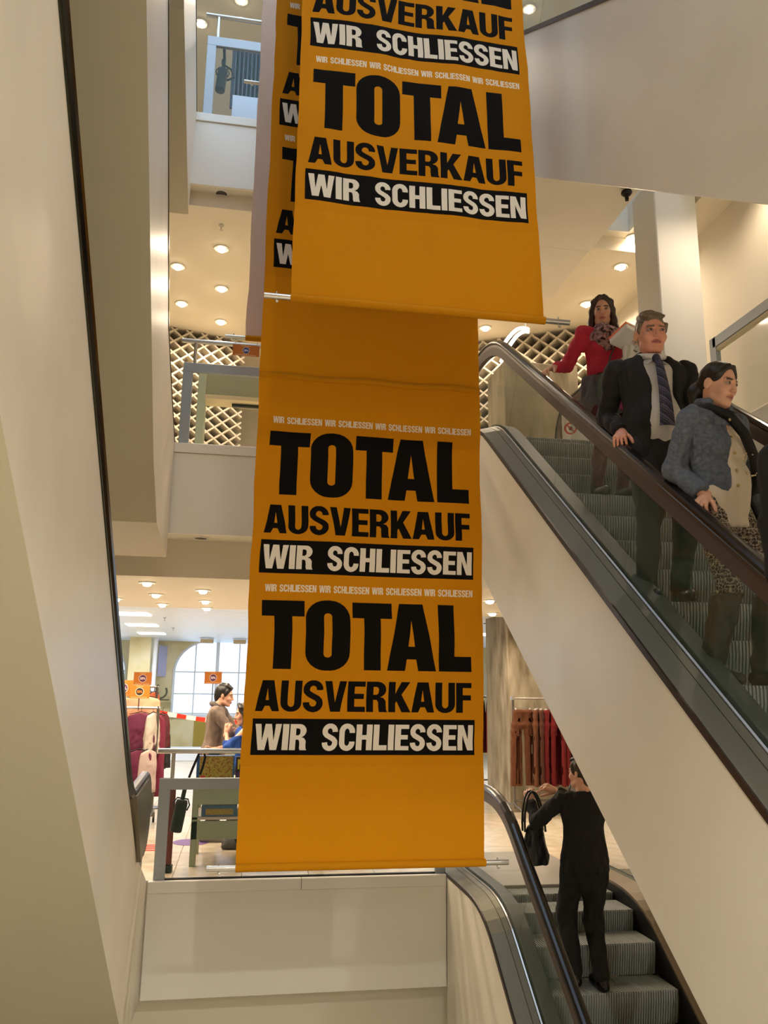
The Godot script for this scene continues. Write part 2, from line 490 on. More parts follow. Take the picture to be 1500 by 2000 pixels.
func escalator_right(dy: float, label: String, z0: float, landing: bool, n0: int, n1: int) -> void:
	var e := thing("escalator", label, "escalator", Vector3(0, dy, 0), 0.0, "escalators on the right of the atrium")
	var xl := 2.0
	var xr := 3.7
	var D := func(z: float) -> float: return 2.67 - 0.72 * (6.75 - z)
	var zb := 6.8
	# painted side panels
	var poly := PackedVector2Array()
	var k := 28
	for i in k + 1:
		var z := lerpf(z0, 8.0, float(i) / k)
		poly.append(Vector2(-z, deck_y(z) - 0.02))
	poly.append(Vector2(-8.0, D.call(zb)))
	poly.append(Vector2(-zb, D.call(zb)))
	poly.append(Vector2(-z0, D.call(z0)))
	for x in [[xl, xl + 0.05], [xr - 0.05, xr]]:
		var g := G.new()
		g.prism(poly.duplicate(), 0, x[0], x[1])
		obj("side_panel", g, M.white_panel, e)
	var g := G.new()
	var lo := PackedVector2Array([Vector2(-z0, D.call(z0)), Vector2(-zb, D.call(zb)), Vector2(-8.0, D.call(zb)), Vector2(-8.0, D.call(zb) + 0.05), Vector2(-zb, D.call(zb) + 0.05), Vector2(-z0, D.call(z0) + 0.05)])
	g.prism(lo, 0, xl + 0.05, xr - 0.05)
	obj("soffit_panel", g, M.white_panel, e)
	if landing:
		g = spanned(Vector3(xl, D.call(zb), -8.0), Vector3(xr, D.call(zb) + 0.3, -9.15), 0.01)
		obj("landing_soffit", g, M.white_panel, e)
	for s in [0, 1]:
		var sg := 1.0 if s == 0 else -1.0
		var xo := xl if s == 0 else xr
		var wi := 0.31 if s == 0 else 0.37
		# deck: bronze band, seam, inner band, bright bead, then the glass
		g = G.new()
		g.sweep(deck_path(xo - sg * 0.006, 0, z0, 8.3), [Vector2(0, -0.03), Vector2(sg * 0.012, -0.03), Vector2(sg * 0.012, 0.004), Vector2(0, 0.004)])
		obj("edge_trim", g, M.bronze_dark, e)
		g = G.new()
		g.sweep(deck_path(xo, 0, z0, 8.3), [Vector2(sg * 0.006, -0.02), Vector2(sg * 0.114, -0.02), Vector2(sg * 0.114, 0.026), Vector2(sg * 0.006, 0.0)])
		obj("outer_deck", g, M.bronze, e)
		g = G.new()
		g.sweep(deck_path(xo, 0, z0, 8.3), [Vector2(sg * 0.118, -0.02), Vector2(sg * 0.162, -0.02), Vector2(sg * 0.162, 0.036), Vector2(sg * 0.118, 0.027)])
		obj("deck_band", g, M.bronze, e)
		g = G.new()
		g.sweep(deck_path(xo, 0, z0, 8.3), [Vector2(sg * 0.165, -0.02), Vector2(sg * 0.176, -0.02), Vector2(sg * 0.176, 0.046), Vector2(sg * 0.165, 0.042)])
		obj("glass_bead", g, M.steel, e)
		g = G.new()
		g.sweep(deck_path(xo, 0, z0, 8.3), [Vector2(sg * 0.192, -0.02), Vector2(sg * wi, -0.02), Vector2(sg * wi, 0.05), Vector2(sg * 0.192, 0.062)])
		obj("inner_deck", g, M.inner if s == 0 else M.bronze_inner, e)
		g = G.new()
		g.sweep(deck_path(xo, 0, z0, 8.3), [Vector2(sg * (wi + 0.002), -0.26), Vector2(sg * (wi + 0.012), -0.26), Vector2(sg * (wi + 0.012), 0.03), Vector2(sg * (wi + 0.002), 0.03)])
		obj("skirt", g, M.skirt, e)
		# glass panes with joints square to the incline
		var xg := xo + sg * 0.184
		var cut := [z0]
		for c in [3.19, 4.14, 5.19, 6.2]: if c > z0: cut.append(c)
		cut.append(8.3)
		for i in cut.size() - 1:
			var up := PackedVector2Array()
			var dn := PackedVector2Array()
			for j in 11:
				var z := lerpf(cut[i], cut[i + 1], j / 10.0)
				var zt := z - (0.0 if (i == 0 and z0 > 5.0) else 0.0)
				# bottom edge lies further back than the top along a square joint
				var sh := 0.33 * clampf((7.0 - z) / 0.8, 0.0, 1.0)
				if i == 0 and j == 0: sh = 0.33
				dn.append(Vector2(-(z + sh + 0.004 * (1 if j == 0 else (-1 if j == 10 else 0))), deck_y(z + sh) + 0.03))
				up.append(Vector2(-(zt + 0.004 * (1 if j == 0 else (-1 if j == 10 else 0))), deck_y(zt) + 0.8))
			dn.reverse()
			up.append_array(dn)
			g = G.new()
			g.prism(up, 0, xg - 0.005, xg + 0.005)
			obj("glass_pane", g, M.balustrade_glass, e)
		# handrail carrier and handrail, with the rounded newel at the top
		var hp := deck_path(xg, 0, z0, 8.25, 0.82)
		var ht: float = deck_y(8.25) + 0.82
		for j in range(1, 13):
			var a := PI * j / 13.0
			hp.append(Vector3(xg, ht - 0.33 + cos(a) * 0.33, -(8.25 + sin(a) * 0.4)))
		hp.append(Vector3(xg, ht - 0.66, -8.0))
		g = G.new()
		g.sweep(hp, [Vector2(-0.022, -0.085), Vector2(0.022, -0.085), Vector2(0.03, -0.01), Vector2(0.03, 0.012), Vector2(-0.03, 0.012), Vector2(-0.03, -0.01)])
		obj("handrail_carrier", g, M.carrier, e)
		g = G.new()
		var hpf := []
		for j in 14:
			var a := TAU * j / 14.0
			hpf.append(Vector2(cos(a) * 0.042, 0.026 + sin(a) * (0.03 if sin(a) > 0 else 0.022)))
		g.sweep(hp, hpf)
		obj("handrail", g, M.rubber, e)
	for i in range(n0, n1):
		var z: float
		var y: float
		if i == -2: z = 7.27; y = 4.03
		elif i == -1: z = 6.89; y = 3.98
		elif i == 0: z = 6.53; y = 3.83
		else:
			z = 6.53 - 0.32 * i
			y = 3.88 - 0.727 * (6.6 - z)
		var o := put("step", step_mesh, e)
		o.position = Vector3(2.34, y, -z)
		o.scale = Vector3(0.97, 1, 1)
	g = spanned(Vector3(2.32, 3.98, -7.5), Vector3(3.33, 4.055, -9.0), 0.005)
	obj("landing_plate", g, M.plate, e)

func escalator_left(label: String, tz: Array, bz: Array, newel: bool) -> void:
	# tz / bz: the upper and lower edge of the side that faces the atrium, near end first, each (x, y, z forward)
	var e := thing("escalator", label, "escalator", Vector3.ZERO, 0.0, "escalators on the left of the atrium")
	var g := G.new()
	var W := func(q: Vector3) -> Vector3: return Vector3(q.x, q.y, -q.z)
	var m := tz.size()
	for i in m - 1:
		var a: Vector3 = W.call(bz[i])
		var b: Vector3 = W.call(bz[i + 1])
		var c: Vector3 = W.call(tz[i + 1])
		var d: Vector3 = W.call(tz[i])
		var back := Vector3(-0.05, 0, 0)
		g.quad_out(a, b, c, d, Vector3.RIGHT)
		g.quad_out(a + back, b + back, c + back, d + back, Vector3.LEFT)
		g.quad_out(d, c, c + back, d + back, Vector3.UP)
	obj("side_panel", g, M.white_panel, e)
	# soffit: a smooth sheet under the truss
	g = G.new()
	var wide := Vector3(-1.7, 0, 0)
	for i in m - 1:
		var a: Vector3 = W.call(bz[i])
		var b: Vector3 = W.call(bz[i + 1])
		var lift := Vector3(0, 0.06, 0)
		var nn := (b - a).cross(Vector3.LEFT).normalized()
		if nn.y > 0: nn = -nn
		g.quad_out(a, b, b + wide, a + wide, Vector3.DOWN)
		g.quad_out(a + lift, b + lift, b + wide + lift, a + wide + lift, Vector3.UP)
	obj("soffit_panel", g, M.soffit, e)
	g = G.new()
	for i in m - 1:
		var a: Vector3 = W.call(bz[i]) + wide
		var b: Vector3 = W.call(bz[i + 1]) + wide
		var c: Vector3 = W.call(tz[i + 1]) + wide
		var d: Vector3 = W.call(tz[i]) + wide
		g.quad_out(a, b, c, d, Vector3.LEFT)
		g.quad_out(a + Vector3(0.05, 0, 0), b + Vector3(0.05, 0, 0), c + Vector3(0.05, 0, 0), d + Vector3(0.05, 0, 0), Vector3.RIGHT)
	obj("side_panel", g, M.white_panel, e)
	# steps between the sides
	var n := 0
	var ta: Vector3 = tz[0]
	var tb: Vector3 = tz[m - 1] if not newel else tz[m - 3]
	g = G.new()
	var zz := ta.z
	while zz < tb.z - 0.3:
		var y := lerpf(ta.y, tb.y, (zz - ta.z) / (tb.z - ta.z)) - 0.75
		g.span(Vector3(-2.25, y - 0.22, -zz), Vector3(-0.95, y, -(zz + 0.33)))
		zz += 0.32
	obj("step_chain", g, M.step, e)
	# metal trim and black handrail along the upper edge
	var hp := []
	var tp := []
	var last := m - 1 if not newel else m - 3
	for i in last + 1:
		var p: Vector3 = W.call(tz[i])
		if i > 0:
			var q: Vector3 = W.call(tz[i - 1])
			for j in range(1, 6): 
				hp.append(q.lerp(p, j / 6.0)); tp.append(q.lerp(p, j / 6.0))
		hp.append(p); tp.append(p)
	g = G.new()
	var th := 0.058 if newel else 0.02
	g.sweep(tp, [Vector2(-0.05, -0.004), Vector2(0.006, -0.004), Vector2(0.006, th * 0.55), Vector2(-0.004, th), Vector2(-0.05, th)])
	obj("edge_trim", g, M.green_metal, e)
	var end: Vector3 = tp[tp.size() - 1]
	var rail := []
	for p in hp: rail.append(p + (Vector3(-0.02, 0.085, 0) if newel else Vector3(-0.03, 0.03, 0)))
	if newel:
		var q: Vector3 = rail[rail.size() - 1]
		for j in range(1, 6): rail.append(q + Vector3(0, -0.19 * sin(PI * 0.5 * j / 5.0), -0.09 * j))
		q = rail[rail.size() - 1]
		rail.append(q + Vector3(0, 0.02, -0.4))
		rail.append(q + Vector3(0, 0.04, -0.8))
		q = rail[rail.size() - 1]
		for j in range(1, 11):
			var a := PI * j / 10.0
			rail.append(q + Vector3(0, -0.3 + cos(a) * 0.3, -sin(a) * 0.3))
	g = G.new()
	var hpf := []
	for j in 12:
		var a := TAU * j / 12.0
		hpf.append(Vector2(cos(a), sin(a)) * (0.042 if newel else 0.02))
	g.sweep(rail, hpf)
	obj("handrail", g, M.rubber, e)
	if newel:
		# brushed plate that fills the newel loop, and the kick plate below
		var q: Vector3 = rail[rail.size() - 11]
		var pl := PackedVector2Array([Vector2(q.z + 0.85, q.y - 0.06), Vector2(q.z, q.y - 0.02)])
		for j in range(1, 11):
			var a := PI * j / 10.0
			pl.append(Vector2(q.z - sin(a) * 0.28, q.y - 0.3 + cos(a) * 0.28))
		pl.append(Vector2(q.z + 0.25, q.y - 0.62))
		g = G.new()
		g.prism(pl, 0, end.x - 0.07, end.x + 0.024)
		obj("newel_plate", g, M.brushed, e)
		g = G.new()
		g.span(Vector3(end.x - 0.1, 0.12, q.z + 0.1), Vector3(end.x - 0.02, 0.34, q.z - 0.3), 0.03)
		obj("kick_plate", g, M.kick, e)

# ---------------------------------------------------------------- banners
var print_tex: ImageTexture
const BLOCK := 1.11     # height of one printed block in metres
func make_print() -> void:
	# one block, 1.51 m wide and 1.11 m high, 1000 px wide
	var S := 1000.0 / 1.51
	var img := Image.create(1000, int(BLOCK * S), false, Image.FORMAT_RGB8)
	var orange := Color(0.76, 0.505, 0.055)
	var black := Color(0.07, 0.06, 0.055)
	var white := Color(0.86, 0.84, 0.8)
	img.fill(orange)
	var x0 := 0.085 * S
	var w := 1.345 * S
	# the small line repeats the sentence four times
	for k in 4:
		var a := x0 + (0.01 + k * 0.2535) * w
		letter(img, "WIR", a, 0.005 * S, 0.055 * w, 0.045 * S, white, 0.2, 0.17, 0.05)
		letter(img, "SCHLIESSEN", a + 0.068 * w, 0.005 * S, 0.172 * w, 0.045 * S, white, 0.2, 0.17, 0.05)
	letter(img, "TOTAL", x0, 0.105 * S, w, 0.425 * S, black, 0.245, 0.195, 0.02, [[0.0, 0.197], [0.2026, 0.21], [0.424, 0.19], [0.589, 0.2355], [0.838, 0.162]])
	letter(img, "AUSVERKAUF", x0 - 0.012 * w, 0.6 * S, w * 1.012, 0.185 * S, black, 0.2, 0.17, 0.035)
	img.fill_rect(Rect2i(int(0.058 * S), int(0.83 * S), int(1.395 * S), int(0.215 * S)), black)
	letter(img, "WIR", 0.075 * S, 0.86 * S, 0.318 * S, 0.155 * S, white, 0.21, 0.17, 0.045)
	letter(img, "SCHLIESSEN", 0.485 * S, 0.86 * S, 0.955 * S, 0.155 * S, white, 0.21, 0.17, 0.045)
	print_tex = tex_of(img)
func cloth(x0: float, x1: float, y0: float, y1: float, z: float, top: float, m: Material, sd: int, period: float, pinch := 0.0, base := 0.0, crown := 9.0) -> ArrayMesh:
	# a hanging sheet, gently rippled; printed blocks start at `top` and run up or down whole blocks inside
	var am := ArrayMesh.new()
	var f := FastNoiseLite.new()
	f.seed = sd; f.frequency = 0.55
	var ga := G.new()
	var nx := 30
	var ny := int((y1 - y0) / 0.05)
	var P := func(x: float, y: float) -> Vector3:
		var r := f.get_noise_2d(x * 3.0, y * 0.7) * 0.022 + sin(x * 9.0 + y * 0.6 + sd) * 0.004 * smoothstep(base, crown, y)
		var ed := f.get_noise_2d(y * 2.2, x * 0.2 + 7.0) * 0.012
		return Vector3(x + ed - pinch * (x - x0) * clampf((y - 3.9) / 2.5, 0.0, 1.0), y, z + r * smoothstep(base - 0.02, base + 0.5, y))
	for i in ny:
		var ya := lerpf(y0, y1, float(i) / ny)
		var yb := lerpf(y0, y1, float(i + 1) / ny)
		for k in nx:
			var xa := lerpf(x0, x1, float(k) / nx)
			var xb := lerpf(x0, x1, float(k + 1) / nx)
			var s := ga.v.size()
			for q in [[xa, ya], [xb, ya], [xb, yb], [xa, yb]]:
				var e := 0.01
				var p: Vector3 = P.call(q[0], q[1])
				var nn: Vector3 = ((P.call(q[0] + e, q[1]) - p) as Vector3).cross(P.call(q[0], q[1] + e) - p)
				ga.vert(p, nn, Vector2((q[0] - x0) / (x1 - x0), (top - q[1]) / period))
			ga.face(s, s + 1, s + 2); ga.face(s, s + 2, s + 3)
	ga.add_to(am, m)
	return am
func banner(label: String, x0: float, z: float, segs: Array, rod_l: float, rod_r: float, w := 1.51, period := BLOCK, back := false, pinch := 0.0) -> void:
	# segs: [y0, y1, top of the printed blocks or -1]; the lowest first
	var b := thing("sale_banner", label, "banner", Vector3(0, 0, 0), 0.0, "orange closing-down banners hung in the atrium")
	var k := 0
	for s in segs:
		var m: Material = M.banner_back if back else (M.banner_print if s[2] > 0 else M.banner_plain)
		put("cloth", cloth(x0, x0 + w, s[0], s[1], z, s[2], m, 11 + int(z * 10), period, pinch, segs[0][0], 9.0), b)
		k += 1
	var y: float = segs[0][0]
	var g := G.new()
	var hp := []
	for i in 17: hp.append(Vector3(lerpf(x0 - 0.004, x0 + w + 0.004, i / 16.0), y - 0.0, z))
	g.tube(hp, 0.024, 12)
	obj("hem", g, M.banner_hem, b)
	if segs.size() > 3:
		# the sewn joint between the lower and the upper length of cloth
		g = G.new()
		var sl := []
		for i in 31: sl.append(Vector3(lerpf(x0, x0 + w, i / 30.0), segs[3][0] + 0.006 * sin(i * 0.55), z))
		g.tube(sl, 0.02, 10)
		obj("seam", g, M.banner_hem, b)
	g = G.new()
	g.tube([Vector3(rod_l, y, z), Vector3(rod_r, y, z)], 0.017, 14)
	var rod := obj("rod", g, M.steel, b)
	for x in [rod_l + 0.07, rod_r - 0.07]:
		g = G.new()
		g.tube([Vector3(x, y + 0.03, z), Vector3(x, y - 0.03, z)], 0.005, 8)
		g.tube([Vector3(x, y - 0.03, z), Vector3(x + 0.012, y - 0.03, z)], 0.008, 8)
		obj("rod_pin", g, M.steel, rod)

# ---------------------------------------------------------------- lamps
var lamp_meshes := []
func make_lamps() -> void:
	var g := G.new()
	g.lathe([Vector2(0.052, -0.012), Vector2(0.085, -0.014), Vector2(0.092, -0.004), Vector2(0.09, 0.0)], 20)
	var a := g.mesh(M.lamp_ring)
	g = G.new()
	g.lathe([Vector2(0.001, -0.048), Vector2(0.03, -0.044), Vector2(0.05, -0.028), Vector2(0.055, -0.008), Vector2(0.05, 0.0)], 18)
	var b := g.mesh(M.bulb)
	lamp_meshes = [a, b]
	for k in 3:
		g = G.new()
		var an := TAU * k / 3.0 + 0.4
		g.tube([Vector3(cos(an) * 0.062, -0.004, sin(an) * 0.062), Vector3(cos(an) * 0.06, -0.03, sin(an) * 0.06), Vector3(cos(an) * 0.05, -0.036, sin(an) * 0.05)], 0.004, 6)
		lamp_meshes.append(g.mesh(M.black_metal))
func downlight(x: float, y: float, z: float, e: float, label: String, group: String, tint := Color(1.0, 0.91, 0.79)) -> void:
	var t := thing("ceiling_downlight", label, "lamp", Vector3(x, y, -z), 0.0, group)
	put("trim_ring", lamp_meshes[0], t)
	put("bulb", lamp_meshes[1], t)
	for k in 3: put("clip", lamp_meshes[2 + k], t)
	omni(t, Vector3(0, -0.04, 0), tint, e, 0.03)

# ---------------------------------------------------------------- main
func _ready() -> void:
	var cam := Camera3D.new()
	cam.name = "camera"
	cam.fov = 64.0108
	cam.near = 0.05; cam.far = 200.0
	add_child(cam)
	cam.transform = Transform3D(Basis(Vector3(0.98539, 0.0128, 0.16981), Vector3(-0.04808, 0.97752, 0.20531), Vector3(-0.16337, -0.21047, 0.96385)).orthonormalized(), Vector3(0, 1.7, 0))
	cam.current = true
	var we := WorldEnvironment.new()
	we.name = "environment"
	var env := Environment.new()
	env.background_mode = Environment.BG_COLOR
	env.background_color = Color(0.8, 0.9, 1.0)
	env.background_energy_multiplier = 3.4
	env.tonemap_mode = Environment.TONE_MAPPER_LINEAR
	env.tonemap_exposure = 1.0
	env.sdfgi_enabled = true; env.ssao_enabled = true; env.ssil_enabled = true
	we.environment = env
	add_child(we)
	var lamp_e := 1.0
	make_print()
	materials()
	make_lamps()
	make_step()
	structure()
	lights(lamp_e)
	escalators()
	banners()
	balustrades()
	shop()
	people()

func materials() -> void:
	M.white_panel = tri_mat(noise_img(256, 256, 3, 0.012, [Color(0.86, 0.83, 0.77), Color(0.88, 0.85, 0.79), Color(0.89, 0.865, 0.81)], 3), 0.35, 0.42)
	M.white_panel.uv1_world_triplanar = true
	M.soffit = mat(Color(0.72, 0.69, 0.6), 0.5)  # underside shade put into the colour, darker than the white side panels
	M.ceiling = mat(Color(0.9, 0.86, 0.78), 0.7)
	M.fascia = mat(Color(0.9, 0.89, 0.85), 0.4)
	M.plank = mat(Color(0.9, 0.92, 0.95), 0.4)
	M.wall = mat(Color(0.88, 0.85, 0.78), 0.8)
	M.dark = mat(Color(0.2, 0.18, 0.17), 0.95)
	M.lamp_ring = mat(Color(0.9, 0.88, 0.84), 0.3)
	M.bulb = glow(Color(1.0, 0.93, 0.8), 12.0)
	M.panel_glow = glow(Color(1.0, 0.99, 0.96), 3.0)
	M.black_metal = mat(Color(0.05, 0.05, 0.05), 0.5, 0.3)
	M.step = mat(Color(0.58, 0.6, 0.59), 0.75, 0.0)
	M.bronze_inner = mat(Color(0.5, 0.44, 0.36), 0.5, 0.3)
	M.plate = mat(Color(0.6, 0.58, 0.55), 0.55, 0.3)
	M.bronze = mat(Color(0.4, 0.39, 0.33), 0.45, 0.6)
	M.inner = mat(Color(0.3, 0.31, 0.29), 0.6, 0.2)
	M.bronze_dark = mat(Color(0.2, 0.16, 0.14), 0.4, 0.5)
	M.steel = mat(Color(0.72, 0.71, 0.69), 0.28, 0.85)
	M.brushed = mat(Color(0.5, 0.47, 0.4), 0.3, 0.85)
	M.kick = mat(Color(0.55, 0.52, 0.5), 0.4, 0.3)
	M.green_metal = mat(Color(0.16, 0.19, 0.15), 0.25, 0.6)
	M.skirt = mat(Color(0.06, 0.055, 0.05), 0.45, 0.3)
	M.carrier = mat(Color(0.3, 0.24, 0.21), 0.45, 0.5)
	M.rubber = mat(Color(0.055, 0.04, 0.04), 0.22)
	M.balustrade_glass = glass(Color(0.3, 0.42, 0.36), 0.1)
	M.balustrade_glass.metallic_specular = 0.22
	M.balustrade_glass.roughness = 0.07
	M.grey_frame = mat(Color(0.62, 0.65, 0.67), 0.45, 0.25)
	M.banner_print = mat(Color.WHITE, 0.85)
	M.banner_print.albedo_texture = print_tex
	M.banner_plain = mat(Color(0.76, 0.505, 0.055), 0.85)
	M.banner_hem = mat(Color(0.74, 0.49, 0.055), 0.8)
	for k in ["banner_print", "banner_plain", "banner_hem"]:
		M[k].metallic_specular = 0.2
		M[k].backlight_enabled = true; M[k].backlight = Color(0.36, 0.2, 0.02)
	M.banner_back = mat(Color(0.84, 0.72, 0.64), 0.8)
	M.concrete = tri_mat(noise_img(256, 256, 8, 0.015, [Color(0.4, 0.36, 0.28), Color(0.5, 0.46, 0.38), Color(0.55, 0.51, 0.43), Color(0.62, 0.58, 0.5)], 5, Vector2(2.2, 0.6)), 0.5, 0.9)
	M.stained = tri_mat(noise_img(256, 256, 19, 0.02, [Color(0.78, 0.72, 0.52), Color(0.85, 0.8, 0.62), Color(0.88, 0.84, 0.7), Color(0.9, 0.87, 0.76)], 4), 0.25, 0.9)
	M.window_frame = mat(Color(0.88, 0.9, 0.93), 0.5)
	M.pane = glass(Color(0.75, 0.86, 1.0), 0.25)
	M.pane.roughness = 0.1
	M.tile = []
	for k in 3:
		M.tile.append(tri_mat(noise_img(128, 128, 30 + k, 0.03, [Color(0.78, 0.7, 0.6), Color(0.86 - 0.02 * k, 0.79, 0.7), Color(0.9, 0.84, 0.76)], 4), 1.2, 0.3))
	M.lattice = mat(Color(0.8, 0.76, 0.69), 0.85)
	M.plaster = mat(Color(0.86, 0.85, 0.83), 0.7)

func slab(called: String, y0: float, y1: float, zfar: float, label: String) -> void:
	# a floor slab with the atrium's well left open; thick, with its painted edge panels as parts
	var g := G.new()
	g.span(Vector3(-6, y0, -8.06), Vector3(9, y1, -zfar))
	g.span(Vector3(4.24, y0, -0.9), Vector3(9, y1, -8.06))
	g.span(Vector3(-6, y0, -0.9), Vector3(-2.6, y1, -8.06))
	g.span(Vector3(-6, y0, 6), Vector3(9, y1, -0.9))
	struct(called, g, M.wall, label)

func structure() -> void:
	# floors
	slab("floor", -0.96, -0.012, 22.3, "beige stone floor of the sales floor beyond the well")
	var fl: Node = get_node("floor")
	var zi := 8.06
	var row := 0
	var rng := RandomNumberGenerator.new()
	rng.seed = 5
	while zi < 15.0:
		var xi := -3.0
		while xi < 5.6:
			var g := spanned(Vector3(xi + 0.003, -0.012, -zi - 0.003), Vector3(xi + 0.617, 0.0, -zi - 0.617), 0.002)
			put("tile", g.mesh(M.tile[rng.randi() % 3]), fl)
			xi += 0.62
		zi += 0.62
		row += 1
	var g2 := spanned(Vector3(-6, -0.011, -zi), Vector3(9, -0.001, -22.3))
	obj("far_tiling", g2, M.tile[1], fl)
	slab("floor_upper", 3.14, 4.04, 13.0, "slab of the sales floor above the banner's middle")
	slab("floor_top", 6.92, 7.77, 13.0, "slab of the highest sales floor in view")
	# painted panels along the slab edges
	var nm := 1
	for q in [[-0.96, 0.0, -0.72, 2.0, "white panel edge below the lowest glass balustrade"], [3.14, 4.05, -2.6, 4.24, "white panel edge below the middle glass balustrade"], [6.92, 7.78, -2.6, 4.24, "white panel edge below the topmost glass balustrade"]]:
		var g := spanned(Vector3(q[2], q[0], -8.02), Vector3(q[3], q[1] - 0.1, -8.06), 0.003)
		var o := struct("trim_%d" % nm, g, M.fascia, q[4])
		var xs := [q[2], q[2] + 1.36, q[3]]
		for i in 2:
			g = spanned(Vector3(xs[i] + 0.002, q[1] - 0.098, -8.005), Vector3(xs[i + 1] - 0.002, q[1], -8.08), 0.004)
			obj("cap_panel", g, M.fascia, o)
		nm += 1
	for q in [[3.14, 4.05], [6.92, 7.78]]:
		struct("trim_%d" % nm, spanned(Vector3(4.2, q[0], -0.9), Vector3(4.24, q[1], -8.02), 0.004), M.fascia, "white panel edge along the right side of the well")
		nm += 1
	# ceilings
	var g := G.new()
	g.span(Vector3(-6, 2.76, -8.38), Vector3(9, 3.14, -8.44))
	g.span(Vector3(-6, 2.76, -8.44), Vector3(9, 2.86, -11.78))
	struct("ceiling", g, M.ceiling, "cream ceiling with rows of bright downlights on the lowest sales floor")
	g = spanned(Vector3(-6, 2.9, -11.78), Vector3(9, 3.14, -22.3))
	var pc := struct("ceiling_rear", g, M.plank, "pale plank ceiling towards the arched windows")
	var z := 11.78
	while z < 22.0:
		g = spanned(Vector3(-6, 2.82, -z - 0.008), Vector3(9, 2.9, -z - 0.292), 0.006)
		obj("plank", g, M.plank, pc)
		z += 0.3
	g = G.new()
	g.span(Vector3(-6, 6.75, -8.16), Vector3(9, 6.92, -13))
	g.span(Vector3(4.5, 6.75, -0.9), Vector3(9, 6.92, -8.16))
	struct("ceiling_middle", g, M.ceiling, "cream ceiling with downlights above the lattice wall")
	g = spanned(Vector3(-6, 10.3, -8.16), Vector3(9, 10.5, -13))
	g.span(Vector3(4.24, 10.3, -0.9), Vector3(9, 10.5, -8.16))
	g.span(Vector3(-6, 10.3, -0.9), Vector3(-2.6, 10.5, -8.16))
	g.span(Vector3(-6, 10.3, 6), Vector3(9, 10.5, -0.9))
	struct("ceiling_top", g, M.ceiling, "cream ceiling of the highest sales floor")
	# outer walls
	struct("wall_left", spanned(Vector3(-6.2, -4.2, 6), Vector3(-6, 10.5, -22.3)), M.wall, "plain left wall of the store")
	struct("wall_right", spanned(Vector3(9, -4.2, 6), Vector3(9.2, 10.5, -22.3)), M.wall, "plain right wall of the store")
	struct("wall_back", spanned(Vector3(-6, -4.2, 6), Vector3(9, 10.5, 6.2)), M.wall, "plain wall behind the near galleries")
	g = G.new()
	g.span(Vector3(-6, 4.04, -13), Vector3(9, 6.92, -13.2))
	g.span(Vector3(-6, 7.77, -12.5), Vector3(9, 10.5, -12.7))
	struct("wall_upper", g, M.wall, "back walls of the upper sales floors")
	struct("floor_lower", spanned(Vector3(-6, -4.25, 6), Vector3(9, -4.05, -8.7)), M.wall, "floor at the foot of the well")
	struct("wall_lower", spanned(Vector3(-6, -4.05, -8.5), Vector3(9, -0.96, -8.7)), M.wall, "plain beige wall below the lowest gallery edge")
	# upper right: cream wall lit by a downlight, and the tall pillar
	struct("wall_cream", spanned(Vector3(4.86, 4.04, -1.0), Vector3(5.0, 6.75, -9.8)), M.wall, "warmly lit cream wall behind the right handrail")
	struct("trim_pillar", spanned(Vector3(3.94, 4.04, -6.95), Vector3(4.4, 6.9, -7.42), 0.01), M.plaster, "tall plain white pillar to the right of the upper escalator")
	struct("wall_pier", spanned(Vector3(3.05, 4.04, -9.2), Vector3(4.02, 5.72, -9.9), 0.01), M.concrete, "stained concrete pier seen through the escalator glass")
	struct("wall_column", spanned(Vector3(3.88, 0.0, -11.8), Vector3(5.2, 2.9, -12.9), 0.01), M.concrete, "stained raw concrete column behind the trouser rack")
	windows()
	lattice()

